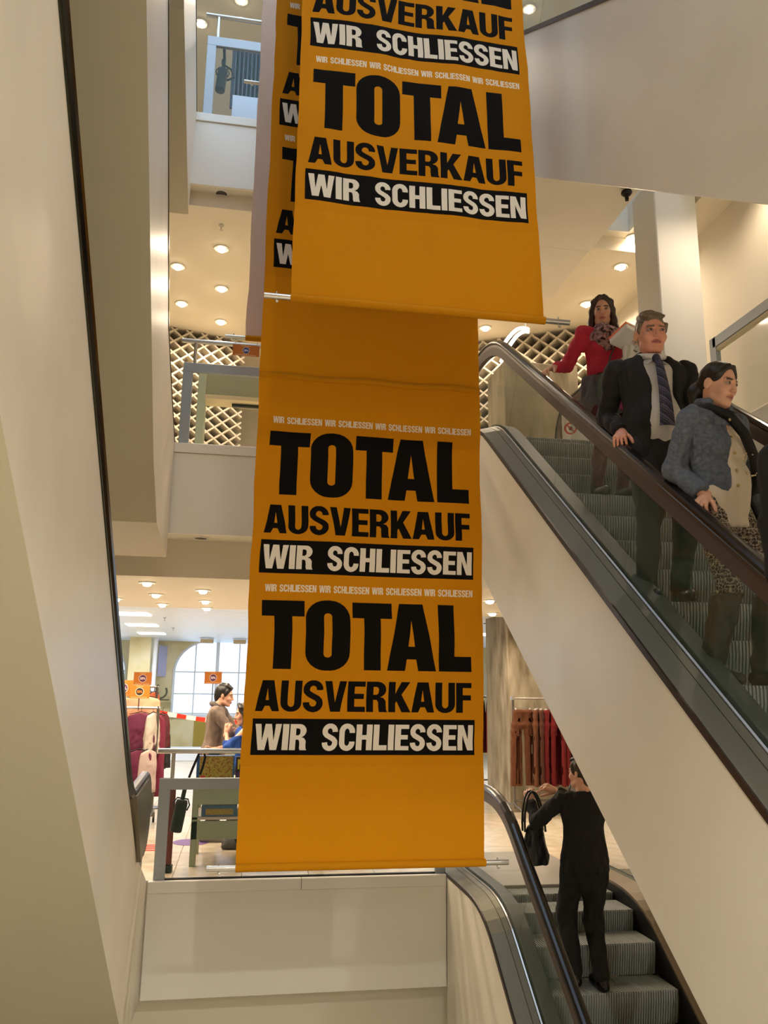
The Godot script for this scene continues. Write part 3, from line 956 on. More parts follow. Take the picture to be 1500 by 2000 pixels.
func windows() -> void:
	# end wall with arched windows: piers between them, sill walls below
	var zz := -22.0
	var top := 2.9
	var wins := [[-6.3, -2.85], [-1.72, 2.2], [3.3, 5.9], [6.6, 8.9]]
	var sill := 0.98
	var edge := func(a: float, b: float, right: bool) -> Array:   # arch edge from sill to ceiling, left or right side of a window
		var o := []
		o.append(Vector2(b if right else a, sill))
		var r := 0.92
		var cx: float = b - r if right else a + r
		var cy := 2.03
		for k in 13:
			var an := (PI * 0.5) * k / 12.0
			o.append(Vector2(cx + (cos(an) if right else -cos(an)) * r, cy + sin(an) * 0.84))
		o.append(Vector2(cx, top))
		return o
	var g := G.new()
	g.span(Vector3(-6.0, 0, zz), Vector3(9.0, sill, zz - 0.3))
	for i in wins.size() + 1:
		var poly := PackedVector2Array()
		var l: Array = [Vector2(-6.0, sill), Vector2(-6.0, top)] if i == 0 else edge.call(wins[i - 1][0], wins[i - 1][1], true)
		var r: Array = [Vector2(9.0, sill), Vector2(9.0, top)] if i == wins.size() else edge.call(wins[i][0], wins[i][1], false)
		if i == 0: continue
		for q in l: poly.append(q)
		r.reverse()
		for q in r: poly.append(q)
		g.prism(poly, 2, zz, zz - 0.3)
	struct("wall_front", g, M.stained, "stained cream end wall with arched windows")
	for i in wins.size():
		var a: float = wins[i][0]
		var b: float = wins[i][1]
		var w := Node3D.new()
		w.name = "window_%d" % (i + 1)
		add_child(w)
		tag(w, ["arched frosted window at the far left end", "wide arched frosted window behind the man in the cardigan", "arched window behind the banner's right edge", "arched bright window beside the concrete column"][i], "", "", "structure")
		var xs := [a]
		var k := int(round((b - a) / 0.55))
		for j in range(1, k): xs.append(lerpf(a, b, float(j) / k))
		xs.append(b)
		for j in xs.size():
			var thick := 0.09 if j % 3 == 2 else 0.035
			if j == 0 or j == xs.size() - 1: thick = 0.06
			var hi := top
			if j == 0 or j == xs.size() - 1: hi = 2.05
			obj("mullion", spanned(Vector3(xs[j] - thick / 2, sill, zz - 0.08), Vector3(xs[j] + thick / 2, hi, zz - 0.14), 0.006), M.window_frame, w)
		for y in [sill + 0.03, 1.5, 2.05]:
			obj("glazing_bar", spanned(Vector3(a, y - 0.018, zz - 0.085), Vector3(b, y + 0.018, zz - 0.135), 0.005), M.window_frame, w)
		for right in [false, true]:
			var tp := []
			var e: Array = edge.call(a, b, right)
			for q in e.slice(0, 14): tp.append(Vector3(q.x + (-0.03 if right else 0.03), q.y, zz - 0.1))
			g = G.new()
			g.tube(tp, 0.04, 8)
			obj("arch_frame", g, M.window_frame, w)
		obj("sill_board", spanned(Vector3(a - 0.12, sill - 0.07, zz + 0.1), Vector3(b + 0.12, sill, zz - 0.05), 0.01), M.window_frame, w)
		var ys := [sill, 1.5, 2.05, top]
		for j in xs.size() - 1:
			for m in 3:
				obj("pane", spanned(Vector3(xs[j], ys[m], zz - 0.105), Vector3(xs[j + 1], ys[m + 1], zz - 0.111)), M.pane, w)

func lattice() -> void:
	# diamond lattice of thin deep blades, a curved row of flat bays
	var pts := [Vector2(-2.6, 10.9), Vector2(-0.16, 11.62), Vector2(1.5, 11.75), Vector2(3.1, 11.0), Vector2(5.75, 9.43)]
	for i in pts.size() - 1:
		if i == 1: continue
		var a: Vector2 = pts[i]
		var b: Vector2 = pts[i + 1]
		var len := a.distance_to(b)
		var o := Node3D.new()
		o.name = "wall_lattice" if i == 0 else "wall_lattice_%03d" % i
		add_child(o)
		tag(o, ["diamond lattice wall left of the banner", "", "short diamond lattice wall behind the banner", "diamond lattice wall above the escalator's top"][i], "", "", "structure")
		var ex := Vector3((b.x - a.x) / len, 0, -(b.y - a.y) / len)
		var ez := ex.cross(Vector3.UP)
		o.transform = Transform3D(Basis(ex, Vector3.UP, ez), Vector3(a.x, 4.04, -a.y))
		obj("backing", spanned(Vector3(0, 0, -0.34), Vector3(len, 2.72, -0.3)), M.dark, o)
		var cw := 0.22 if i == 0 else 0.24       # cell width and height
		var ch := 0.17 if i == 0 else 0.2
		var H := 2.7
		var run := H / ch * cw
		for fam in 2:
			var s := -run
			while s < len:
				# blade from (s, 0) up to (s + run, H), or mirrored; clipped to the bay
				var t0 := maxf(0.0, -s / run)
				var t1 := minf(1.0, (len - s) / run)
				if t1 - t0 > 0.01:
					var pa := Vector3(s + run * t0, H * t0, 0)
					var pb := Vector3(s + run * t1, H * t1, 0)
					if fam == 1:
						pa.x = len - pa.x; pb.x = len - pb.x
					var g := G.new()
					var z0 := -0.16 + 0.002 * fam
					g.bar(pa + Vector3(0, 0, z0), pb + Vector3(0, 0, z0), 0.024, 0.3, 0.0, Vector3(0, 0, 1))
					obj("blade", g, M.lattice, o)
				s += cw * (1.0 if i != 0 else 1.0)

func spot_label(p: Array, all: Array, where: String) -> String:
	# side of the banner, column counted from the left on that side, place counted from the gallery edge
	var side := func(x: float) -> int: return 2 if x > 2.2 else (1 if x > 0.1 else 0)
	var me: int = side.call(p[0])
	var cols := []
	var before := 0
	for q in all:
		if side.call(q[0]) != me: continue
		var c := int(round(q[0] / 0.3))
		if not cols.has(c): cols.append(c)
		if c == int(round(p[0] / 0.3)) and q[1] < p[1]: before += 1
	cols.sort()
	var names := ["first", "second", "third", "fourth", "fifth", "sixth"]
	return "downlight %s the banner, %s, %s column, %s from the edge" % [["left of", "behind", "right of"][me], where, names[mini(cols.find(int(round(p[0] / 0.3))), 5)], names[before]]
func lights(e: float) -> void:
	var all := []
	var gl := "downlights in the lowest cream ceiling"
	all = [[-2.13, 9.43], [-1.58, 8.87], [-1.57, 10.64], [-1.01, 8.87], [-1.03, 10.02], [-1.06, 11.21], [-0.46, 9.43], [-0.48, 10.63], [-0.5, 11.6], [0.62, 9.43], [1.17, 10.6], [1.72, 9.0], [2.93, 9.55], [3.46, 11.16], [2.93, 10.8], [4.6, 9.5], [5.2, 11]]
	for p in all:
		downlight(p[0], 2.76, p[1], e * 1.7, spot_label(p, all, "lowest ceiling"), gl)
	gl = "downlights in the cream ceiling above the lattice wall"
	all = [[-0.46, 9.0], [-1.0, 9.53], [-0.48, 10.01], [-1.02, 10.55], [-0.51, 11.02], [4.32, 8.49], [4.31, 9.5], [3.21, 10.48], [0.6, 10.0], [1.6, 9.4], [4.6, 6.0]]
	for p in all:
		downlight(p[0], 6.75, p[1], e * (2.3 if p[0] == 4.6 and p[1] == 6.0 else 2.0), spot_label(p, all, "middle ceiling"), gl)
	gl = "downlights in the highest ceiling"
	all = [[-0.93, 9.56], [-0.40, 9.08], [3.26, 8.54], [1.0, 9.5]]
	for p in all:
		downlight(p[0], 10.3, p[1], e, spot_label(p, all, "highest ceiling"), gl)
	gl = "downlights over the near galleries"
	for y in [-0.96, 3.14, 6.92, 10.3]:
		for x in ([0.6, 2.6, 5.0] if y > 0.0 else [1.3, 3.0]):
			for z in ([0.2, -2.4] if y > 0.0 else [0.3]):
				downlight(x, y, z, e * (11.0 if y < 0.0 else (8.0 if y < 4.0 else 2.2)), "recessed downlight over the near galleries", gl, Color(1.0, 0.97, 0.93) if y < 4.0 else Color(1.0, 0.91, 0.79))

func escalators() -> void:
	escalator_right(0.0, "escalator with people riding down behind glass", 1.3, false, -2, 17)
	escalator_right(-4.05, "lower escalator on which the person in black rides up", 1.3, false, -2, 17)
	escalator_right(3.9, "highest escalator, its broad white side filling the top right", 1.3, true, -2, 17)
	escalator_left("nearest escalator on the left with a broad white side and black handrail",
		[Vector3(-0.66, 6.0, -0.55), Vector3(-0.68, 3.86, 2.35), Vector3(-0.72, 1.03, 6.07), Vector3(-0.73, 0.41, 7.0), Vector3(-0.73, 0.0, 8.02)],
		[Vector3(-0.66, 4.4, -0.55), Vector3(-0.68, 2.4, 2.30), Vector3(-0.72, -0.35, 6.2), Vector3(-0.73, -0.96, 7.1), Vector3(-0.73, -0.97, 8.02)], true)
	escalator_left("second escalator on the left, its pale underside above the nearest one",
		[Vector3(-0.62, 8.5, 1.2), Vector3(-0.66, 5.97, 4.6), Vector3(-0.75, 4.7, 6.76), Vector3(-0.75, 4.4, 7.3), Vector3(-0.75, 4.05, 8.0)],
		[Vector3(-0.60, 7.2, 0.9), Vector3(-0.65, 5.19, 3.77), Vector3(-0.75, 3.42, 6.41), Vector3(-0.75, 3.03, 6.95), Vector3(-0.75, 2.9, 8.0)], false)
	escalator_left("third and highest escalator on the left",
		[Vector3(-0.68, 11.0, 3.2), Vector3(-0.74, 8.2, 7.0), Vector3(-0.76, 7.78, 8.0)],
		[Vector3(-0.70, 9.6, 3.2), Vector3(-0.74, 7.3, 6.1), Vector3(-0.78, 6.6, 8.1)], false)

func banners() -> void:
	banner("long lower sale banner reaching down to the lowest balustrade", 0.03, -5.2, [[0.66, 1.23, -1], [1.23, 3.45, 3.45], [3.45, 3.73, -1], [3.73, 4.45, -1], [4.45, 8.89, 5.56]], -0.14, 1.69)
	banner("front sale banner hanging in the upper half of the well", 0.185, -4.4, [[3.9, 4.475, -1], [4.475, 8.775, 5.55]], 0.03, 1.88, 1.535, 1.075, false, 0.06)
	banner("pale back of a sale banner showing left of the long banner", -0.09, -6.5, [[4.55, 9.0, -1]], -0.26, 1.6, 1.51, 1.0, true)
	banner("farthest sale banner, only its rod end showing at the top", -0.075, -6.9, [[7.33, 9.0, -1]], -0.235, 1.6)

func balustrades() -> void:
	for q in [[0.0, -0.68, 2.0, "lowest glass balustrade with a grey frame and a steel handrail"], [4.05, -0.72, 2.0, "middle glass balustrade with a grey frame beside the long banner"], [7.78, -0.7, 2.0, "topmost glass balustrade with a pale grey frame"]]:
		var u := 1.18 if q[0] > 7.0 else 1.0
		var b := thing("balustrade", q[3], "balustrade", Vector3(0, q[0], -8.08), 0.0, "glass balustrades of the far gallery")
		var x0: float = q[1]
		var x1: float = q[2]
		for x in [x0, x1 - 0.1]:
			obj("frame_post", spanned(Vector3(x, 0, -0.02), Vector3(x + 0.1, 0.87 * u, 0.02), 0.004), M.grey_frame, b)
		obj("top_frame", spanned(Vector3(x0, 0.77 * u, -0.022), Vector3(x1, 0.87 * u, 0.022), 0.004), M.grey_frame, b)
		obj("bottom_channel", spanned(Vector3(x0 + 0.1, 0, -0.02), Vector3(x1 - 0.1, 0.012, 0.02)), M.black_metal, b)
		obj("glass_pane", spanned(Vector3(x0 + 0.1, 0.012, -0.005), Vector3(x1 - 0.1, 0.77 * u, 0.005)), M.balustrade_glass, b)
		if q[0] < 1.0: obj("infill_pane", spanned(Vector3(x0 - 0.3, 0.14, -0.004), Vector3(x0, 0.77, 0.004)), M.balustrade_glass, b)
		var g := G.new()
		g.tube([Vector3(x0 - 0.03, 1.11 * u, 0), Vector3(x1, 1.11 * u, 0)], 0.024, 14)
		obj("handrail", g, M.steel, b)
		for x in [x0 + 0.11, x0 + 1.3]:
			g = G.new()
			g.tube([Vector3(x, 0.86 * u, 0), Vector3(x, 1.1 * u, 0)], 0.018, 12)
			obj("handrail_post", g, M.steel, b)

# ---------------------------------------------------------------- bodies: distance fields meshed as surface nets
class Sdf:
	var pr := []
	var cuts := []
	func cap(a: Vector3, b: Vector3, ra: float, rb: float, k := 0.02, w := Vector3.ZERO, s := 1.0, sub := false) -> void:
		pr.append([0, a, b, ra, rb, k, w, s, sub])
	func ell(c: Vector3, r: Vector3, k := 0.01, bs := Basis.IDENTITY, sub := false) -> void:
		pr.append([1, c, r, 0.0, 0.0, k, bs, 1.0, sub])
	func cut(p: Vector3, n: Vector3) -> void:             # keeps what lies behind the plane
		cuts.append([p, n.normalized()])
	func chain(pts: Array, r0: float, r1: float, k := 0.01) -> void:
		var m := pts.size() - 1
		for i in m: cap(pts[i], pts[i + 1], lerpf(r0, r1, float(i) / m), lerpf(r0, r1, float(i + 1) / m), k)
	func into(g: G, h: float, paint = null, fold := 0.0, sd := 1) -> void:
		var lo := Vector3(1e9, 1e9, 1e9)
		var hi := -lo
		var bx := []
		for p in pr:
			var a: Vector3
			var b: Vector3
			if p[0] == 0:
				var r: float = maxf(p[3], p[4])
				a = (p[1] as Vector3).min(p[2]) - Vector3.ONE * r
				b = (p[1] as Vector3).max(p[2]) + Vector3.ONE * r
			else:
				var e: Vector3 = p[2]
				var q := p[6] as Basis
				var ext := Vector3(absf(q.x.x) * e.x + absf(q.y.x) * e.y + absf(q.z.x) * e.z, absf(q.x.y) * e.x + absf(q.y.y) * e.y + absf(q.z.y) * e.z, absf(q.x.z) * e.x + absf(q.y.z) * e.y + absf(q.z.z) * e.z)
				a = p[1] - ext
				b = p[1] + ext
			var mg: float = p[5] + h * 2.0
			a -= Vector3.ONE * mg; b += Vector3.ONE * mg
			bx.append([a, b])
			if not p[8 if p[0] == 0 else 8]:
				lo = lo.min(a); hi = hi.max(b)
		var nx := int((hi.x - lo.x) / h) + 2
		var ny := int((hi.y - lo.y) / h) + 2
		var nz := int((hi.z - lo.z) / h) + 2
		var f := PackedFloat32Array()
		f.resize(nx * ny * nz)
		f.fill(1.0)
		for pi in pr.size():
			var p: Array = pr[pi]
			var i0 := Vector3i(((bx[pi][0] - lo) / h).floor()).clamp(Vector3i.ZERO, Vector3i(nx - 1, ny - 1, nz - 1))
			var i1 := Vector3i(((bx[pi][1] - lo) / h).ceil()).clamp(Vector3i.ZERO, Vector3i(nx - 1, ny - 1, nz - 1))
			var k: float = p[5]
			var sub: bool = p[8]
			if p[0] == 0:
				var a: Vector3 = p[1]
				var ba: Vector3 = p[2] - a
				var inv := 1.0 / maxf(ba.length_squared(), 1e-9)
				var ra: float = p[3]
				var dr: float = p[4] - ra
				var w: Vector3 = p[6]
				var ws: float = p[7] - 1.0
				for z in range(i0.z, i1.z + 1):
					for y in range(i0.y, i1.y + 1):
						var id := (z * ny + y) * nx + i0.x
						var q := lo + Vector3(i0.x, y, z) * h - a
						for x in range(i0.x, i1.x + 1):
							var u := q
							if ws != 0.0: u += w * (q.dot(w) * ws)
							var t := clampf(u.dot(ba) * inv, 0.0, 1.0)
							var d := (u - ba * t).length() - ra - dr * t
							var o := f[id]
							if sub:
								d = -d
								var m := k - absf(o - d)
								f[id] = maxf(o, d) + (m * m * 0.25 / k if m > 0.0 else 0.0)
							else:
								var m := k - absf(o - d)
								f[id] = minf(o, d) - (m * m * 0.25 / k if m > 0.0 else 0.0)
							id += 1
							q.x += h
			else:
				var c: Vector3 = p[1]
				var r: Vector3 = p[2]
				var bs := (p[6] as Basis).transposed()
				for z in range(i0.z, i1.z + 1):
					for y in range(i0.y, i1.y + 1):
						var id := (z * ny + y) * nx + i0.x
						var q := lo + Vector3(i0.x, y, z) * h - c
						for x in range(i0.x, i1.x + 1):
							var u := (bs * q) / r
							var k0 := u.length()
							var d := k0 * (k0 - 1.0) / maxf((u / r).length(), 1e-6)
							var o := f[id]
							if sub:
								d = -d
								var m := k - absf(o - d)
								f[id] = maxf(o, d) + (m * m * 0.25 / k if m > 0.0 else 0.0)
							else:
								var m := k - absf(o - d)
								f[id] = minf(o, d) - (m * m * 0.25 / k if m > 0.0 else 0.0)
							id += 1
							q.x += h
		for ct in cuts:
			var cp: Vector3 = ct[0]
			var cn: Vector3 = ct[1]
			for z in nz:
				for y in ny:
					var id := (z * ny + y) * nx
					var d := (lo + Vector3(0, y, z) * h - cp).dot(cn)
					for x in nx:
						if f[id] < d: f[id] = d
						id += 1
						d += cn.x * h
		# surface nets
		var at := PackedInt32Array()
		at.resize(nx * ny * nz)
		at.fill(-1)
		var off := [0, 1, nx, nx + 1, nx * ny, nx * ny + 1, nx * ny + nx, nx * ny + nx + 1]
		var cells := PackedInt32Array()
		var vs := PackedVector3Array()
		var ns := PackedVector3Array()
		var lim := h * 2.0
		var edges := [[0, 1], [2, 3], [4, 5], [6, 7], [0, 2], [1, 3], [4, 6], [5, 7], [0, 4], [1, 5], [2, 6], [3, 7]]
		for z in nz - 1:
			for y in ny - 1:
				var id := (z * ny + y) * nx - 1
				for x in nx - 1:
					id += 1
					if f[id] > lim or f[id] < -lim: continue
					var c0 := f[id]
					var c1 := f[id + 1]
					var c2 := f[id + nx]
					var c3 := f[id + nx + 1]
					var j := id + nx * ny
					var c4 := f[j]
					var c5 := f[j + 1]
					var c6 := f[j + nx]
					var c7 := f[j + nx + 1]
					var neg := int(c0 < 0) + int(c1 < 0) + int(c2 < 0) + int(c3 < 0) + int(c4 < 0) + int(c5 < 0) + int(c6 < 0) + int(c7 < 0)
					if neg == 0 or neg == 8: continue
					var cv := [c0, c1, c2, c3, c4, c5, c6, c7]
					var s := Vector3.ZERO
					var n := 0
					for e in edges:
						var ea: float = cv[e[0]]
						var eb: float = cv[e[1]]
						if (ea < 0) == (eb < 0): continue
						var t := ea / (ea - eb)
						var i0: int = e[0]
						var i1: int = e[1]
						var A := Vector3(i0 & 1, (i0 >> 1) & 1, i0 >> 2)
						s += A.lerp(Vector3(i1 & 1, (i1 >> 1) & 1, i1 >> 2), t)
						n += 1
					at[id] = vs.size()
					cells.append(x); cells.append(y); cells.append(z)
					vs.append(lo + (Vector3(x, y, z) + s / n) * h)
					ns.append(Vector3(c1 + c3 + c5 + c7 - c0 - c2 - c4 - c6, c2 + c3 + c6 + c7 - c0 - c1 - c4 - c5, c4 + c5 + c6 + c7 - c0 - c1 - c2 - c3).normalized())
		var base := g.v.size()
		var fn := FastNoiseLite.new()
		fn.seed = sd; fn.frequency = 9.0; fn.fractal_octaves = 2
		var keep := g.col
		for i in vs.size():
			var p := vs[i]
			var nn := ns[i]
			if paint != null: g.col = paint.call(p)
			if fold > 0.0:
				var e := 0.006
				var b0 := fn.get_noise_3d(p.x * 1.3, p.y * 0.55, p.z * 1.3)
				var gr := Vector3(fn.get_noise_3d((p.x + e) * 1.3, p.y * 0.55, p.z * 1.3) - b0, fn.get_noise_3d(p.x * 1.3, (p.y + e) * 0.55, p.z * 1.3) - b0, fn.get_noise_3d(p.x * 1.3, p.y * 0.55, (p.z + e) * 1.3) - b0) / e
				p += nn * b0 * fold
				nn = (nn - (gr - nn * gr.dot(nn)) * fold).normalized()
			g.vert(p, nn)
		g.col = keep
		for i in range(0, cells.size(), 3):
			var x := cells[i]
			var y := cells[i + 1]
			var z := cells[i + 2]
			if x == 0 or y == 0 or z == 0: continue
			var id := (z * ny + y) * nx + x
			var s0 := f[id] < 0
			for ax in 3:
				var o1: int = [1, nx, nx * ny][ax]
				if s0 == (f[id + o1] < 0): continue
				var u: int = [nx, nx * ny, 1][ax]
				var w: int = [nx * ny, 1, nx][ax]
				var q0 := at[id - u - w]
				var q1 := at[id - w]
				var q2 := at[id]
				var q3 := at[id - u]
				if q0 < 0 or q1 < 0 or q2 < 0 or q3 < 0: continue
				if s0: 
					g.face(base + q0, base + q1, base + q2); g.face(base + q0, base + q2, base + q3)
				else:
					g.face(base + q0, base + q2, base + q1); g.face(base + q0, base + q3, base + q2)

func ik(a: Vector3, t: Vector3, l1: float, l2: float, pole: Vector3) -> Vector3:
	var d := t - a
	var L := minf(d.length(), (l1 + l2) * 0.999)
	var n := d.normalized()
	var x := (L * L + l1 * l1 - l2 * l2) / (2.0 * L)
	var hgt := sqrt(maxf(l1 * l1 - x * x, 0.0))
	return a + n * x + (pole - n * pole.dot(n)).normalized() * hgt

var fine := 0.0045
var coarse := 1.12
func head_into(g: G, at: Vector3, bs: Basis, s: float, skin: Color, lip: Color, brow: Color, neck_to: Vector3, stubble := 0.0, wide := 1.0) -> void:
	# s: size (1 = a head 0.235 m high); local -z is where the face looks
	var S := Sdf.new()
	var P := func(x: float, y: float, z: float) -> Vector3: return at + bs * (Vector3(x * wide, y, z) * s)
	var R := func(x: float, y: float, z: float) -> Vector3: return Vector3(x * wide, y, z) * s
	S.ell(P.call(0, 0.032, 0.012), R.call(0.073, 0.086, 0.092), 0.01, bs)
	S.ell(P.call(0, -0.028, -0.026), R.call(0.061, 0.085, 0.066), 0.03 * s, bs)
	S.ell(P.call(0, -0.078, -0.042), R.call(0.043, 0.036, 0.044), 0.025 * s, bs)
	for k in [-1.0, 1.0]:
		S.ell(P.call(k * 0.037, -0.03, -0.062), R.call(0.025, 0.024, 0.024), 0.02 * s, bs)
		S.cap(P.call(k * 0.05, -0.075, -0.01), P.call(k * 0.022, -0.103, -0.062), 0.014 * s, 0.016 * s, 0.02 * s)
		S.ell(P.call(k * 0.031, 0.006, -0.099), R.call(0.018, 0.012, 0.02), 0.012 * s, bs, true)
		S.cap(P.call(k * 0.012, 0.024, -0.086), P.call(k * 0.046, 0.026, -0.074), 0.009 * s, 0.008 * s, 0.012 * s)
	S.ell(P.call(0, -0.104, -0.076), R.call(0.02, 0.015, 0.015), 0.015 * s, bs)
	S.cap(P.call(0, 0.014, -0.088), P.call(0, -0.03, -0.108), 0.008 * s, 0.0115 * s, 0.01 * s)
	for k in [-1.0, 1.0]:
		S.ell(P.call(k * 0.012, -0.034, -0.1), R.call(0.008, 0.007, 0.01), 0.008 * s, bs)
		S.cap(P.call(k * 0.02, -0.0635, -0.086), P.call(0, -0.061, -0.0945), 0.0055 * s, 0.0075 * s, 0.006 * s)
		S.cap(P.call(k * 0.018, -0.072, -0.086), P.call(0, -0.073, -0.093), 0.006 * s, 0.008 * s, 0.006 * s)
		S.ell(P.call(k * 0.077, -0.006, 0.012), R.call(0.009, 0.031, 0.019), 0.008 * s, bs * Basis(Vector3.UP, k * 0.35))
		S.ell(P.call(k * 0.031, 0.006, -0.082), R.call(0.0135, 0.0125, 0.0125), 0.002 * s, bs)
	S.cap(P.call(0, -0.06, 0.022), neck_to, 0.05 * s * wide, 0.058 * s * wide, 0.03 * s)
	var inv := bs.transposed()
	var paint := func(p: Vector3) -> Color:
		var q: Vector3 = inv * (p - at) / s
		q.x /= wide
		var c := skin
		var ex := absf(q.x)
		if q.z < -0.06:
			if absf(q.y + 0.0675) < 0.011 * (1.0 - q.x * q.x / 0.0008) and ex < 0.027: c = lip if absf(q.y + 0.0677) > 0.0022 else lip * 0.45
			elif absf(q.y - 0.028 + absf(ex - 0.03) * 0.12) < 0.0055 and ex > 0.012 and ex < 0.05: c = brow
			elif Vector2((ex - 0.031) / 0.0145, (q.y - 0.005) / 0.0066).length() < 1.0:
				c = Color(0.3, 0.27, 0.25)
				if Vector2(ex - 0.031, q.y - 0.005).length() < 0.0066: c = Color(0.035, 0.025, 0.02)
				elif q.y > 0.0085: c = brow
			elif ex > 0.016 and ex < 0.05 and absf(q.y - 0.006) < 0.014: c = skin * 0.8  # brow shadow painted into the skin colour round the eyes
			elif q.y < -0.03 and q.y > -0.05 and ex < 0.03: c = skin.lerp(lip, 0.12)
		if stubble > 0 and q.y < -0.035 and q.z < 0.0: c = c.lerp(brow, stubble)
		return Color(c.r, c.g, c.b)
	S.into(g, fine, paint)

func hand_into(g: G, wrist: Vector3, dir: Vector3, back: Vector3, side: float, curl: Array, skin: Color, spread := 0.06, thumb := 0.6) -> void:
	# dir: wrist to knuckles; back: out of the back of the hand; side: +1 right hand, -1 left
	var f := dir.normalized()
	var n := (back - f * back.dot(f)).normalized()
	var r := f.cross(n) * side                       # towards the thumb's side
	r = -r
	var S := Sdf.new()
	S.cap(wrist - f * 0.03, wrist + f * 0.02, 0.027, 0.026, 0.015, n, 1.25)
	S.cap(wrist + f * 0.02 + r * 0.014, wrist + f * 0.078 + r * 0.022, 0.021, 0.02, 0.018, n, 1.45)
	S.cap(wrist + f * 0.02 - r * 0.012, wrist + f * 0.072 - r * 0.024, 0.02, 0.019, 0.018, n, 1.45)
	var len := [0.072, 0.08, 0.075, 0.06]
	for k in 4:
		var p := wrist + f * (0.083 - absf(k - 1.2) * 0.005) + r * (0.031 - 0.0205 * k)
		var a := (1.5 - k) * spread
		var fd := (f * cos(a) + r * sin(a)).normalized()
		var ang := 0.0
		var pts := [p - fd * 0.012, p]
		for j in 3:
			ang += curl[j]
			var sl: float = len[k] * [0.46, 0.3, 0.24][j]
			p = p + (fd * cos(ang) - n * sin(ang)) * sl
			pts.append(p)
		S.chain(pts, 0.0098, 0.0074, 0.004)
	var t0 := wrist + f * 0.02 + r * 0.026 - n * 0.006
	var td := (f * 0.75 + r * thumb - n * 0.35).normalized()
	var t1 := t0 + td * 0.038
	var t2 := t1 + (td + f * 0.35 - n * 0.25).normalized() * 0.032
	var t3 := t2 + (td * 0.6 + f * 0.5 - n * 0.45).normalized() * 0.024
	S.chain([t0, t1, t2, t3], 0.0135, 0.0085, 0.008)
	var paint := func(_p: Vector3) -> Color: return skin
	S.into(g, fine, paint)

func joints(H: float, wide: float, opt := {}) -> Dictionary:
	# local frame: x = the person's right, y up, -z forward; feet at y = 0
	var s := H / 1.75
	var J := {"s": s}
	J.pel = Vector3(0, 0.96, 0) * s + opt.get("pel", Vector3.ZERO)
	J.chest = Vector3(0, 1.3, 0) * s + opt.get("chest", Vector3.ZERO)
	J.nb = Vector3(0, 1.47, 0.01) * s + opt.get("chest", Vector3.ZERO)
	J.head = Vector3(0, 1.635, -0.015) * s + opt.get("chest", Vector3.ZERO) + opt.get("head", Vector3.ZERO)
	for k in ["R", "L"]:
		var x := 1.0 if k == "R" else -1.0
		J["s" + k] = Vector3(x * wide, 1.425 * s, 0) + opt.get("chest", Vector3.ZERO) + opt.get("s" + k, Vector3.ZERO)
		J["w" + k] = opt.get("w" + k, Vector3(x * (wide + 0.06), 0.86 * s, -0.04))
		J["e" + k] = ik(J["s" + k], J["w" + k], 0.3 * s, 0.265 * s, opt.get("p" + k, Vector3(x * 0.4, -0.2, 1.0)))
		J["h" + k] = Vector3(x * 0.09 * s, 0.94 * s, 0) + opt.get("pel", Vector3.ZERO)
		J["a" + k] = opt.get("a" + k, Vector3(x * 0.1, 0.09, 0))
		J["k" + k] = ik(J["h" + k], J["a" + k], 0.46 * s, 0.43 * s, Vector3(x * 0.1, 0, -1))
	return J
func torso(S: Sdf, J: Dictionary, grow: float, w: float, belly := 0.0) -> void:
	var z := Vector3(0, 0, 1)
	var s: float = J.s
	S.cap(J.pel, J.pel.lerp(J.chest, 0.5), w * 0.92 + grow, w * 0.86 + grow, 0.04, z, 1.5)
	S.cap(J.pel.lerp(J.chest, 0.5), J.chest, w * 0.86 + grow, w * 0.98 + grow, 0.04, z, 1.45)
	S.cap(J.sL.lerp(J.sR, 0.12) - Vector3(0, 0.02, 0), J.sR.lerp(J.sL, 0.12) - Vector3(0, 0.02, 0), 0.06 * s + grow, 0.06 * s + grow, 0.08)
	S.cap(J.nb - Vector3(0, 0.02, 0), J.chest, 0.06 * s + grow, 0.1 * s + grow, 0.07)
	if belly > 0: S.ell(J.pel.lerp(J.chest, 0.3) + Vector3(0, 0, -0.045), Vector3(w * 0.82, 0.17, 0.09 + belly), 0.06)
func arm(S: Sdf, J: Dictionary, k: String, grow: float, upto := 1.0) -> void:
	var s: float = J.s
	S.cap(J["s" + k], J["e" + k], 0.054 * s + grow, 0.043 * s + grow, 0.035)
	S.cap(J["e" + k], (J["e" + k] as Vector3).lerp(J["w" + k], upto), 0.043 * s + grow, lerpf(0.043, 0.03, upto) * s + grow, 0.02)
func leg(S: Sdf, J: Dictionary, k: String, grow: float, upto := 1.0) -> void:
	var s: float = J.s
	S.cap(J["h" + k], J["k" + k], 0.088 * s + grow, 0.06 * s + grow, 0.03)
	S.cap(J["k" + k], (J["k" + k] as Vector3).lerp(J["a" + k], upto), 0.06 * s + grow, lerpf(0.06, 0.042, upto) * s + grow, 0.025)
func shoe(J: Dictionary, k: String, m: Material, parent: Node, turn := 0.0, called := "shoe") -> void:
	var S := Sdf.new()
	var a: Vector3 = J["a" + k]
	var f := Vector3(0, 0, -1).rotated(Vector3.UP, turn)
	var y := -a.y + 0.035
	S.cap(a + Vector3(0, y, 0) - f * 0.05, a + Vector3(0, y, 0) + f * 0.14, 0.036, 0.036, 0.02, Vector3.UP, 1.0)
	S.cap(a + Vector3(0, y, 0) + f * 0.06, a + Vector3(0, y - 0.005, 0) + f * 0.165, 0.04, 0.03, 0.02)
	S.cap(a + Vector3(0, 0.03, 0), a + Vector3(0, y, 0) - f * 0.01, 0.044, 0.042, 0.03)
	S.cut(Vector3(0, a.y - a.y + 0.002, 0), Vector3.DOWN)
	var g := G.new()
	S.into(g, 0.009)
	obj(called, g, m, parent)
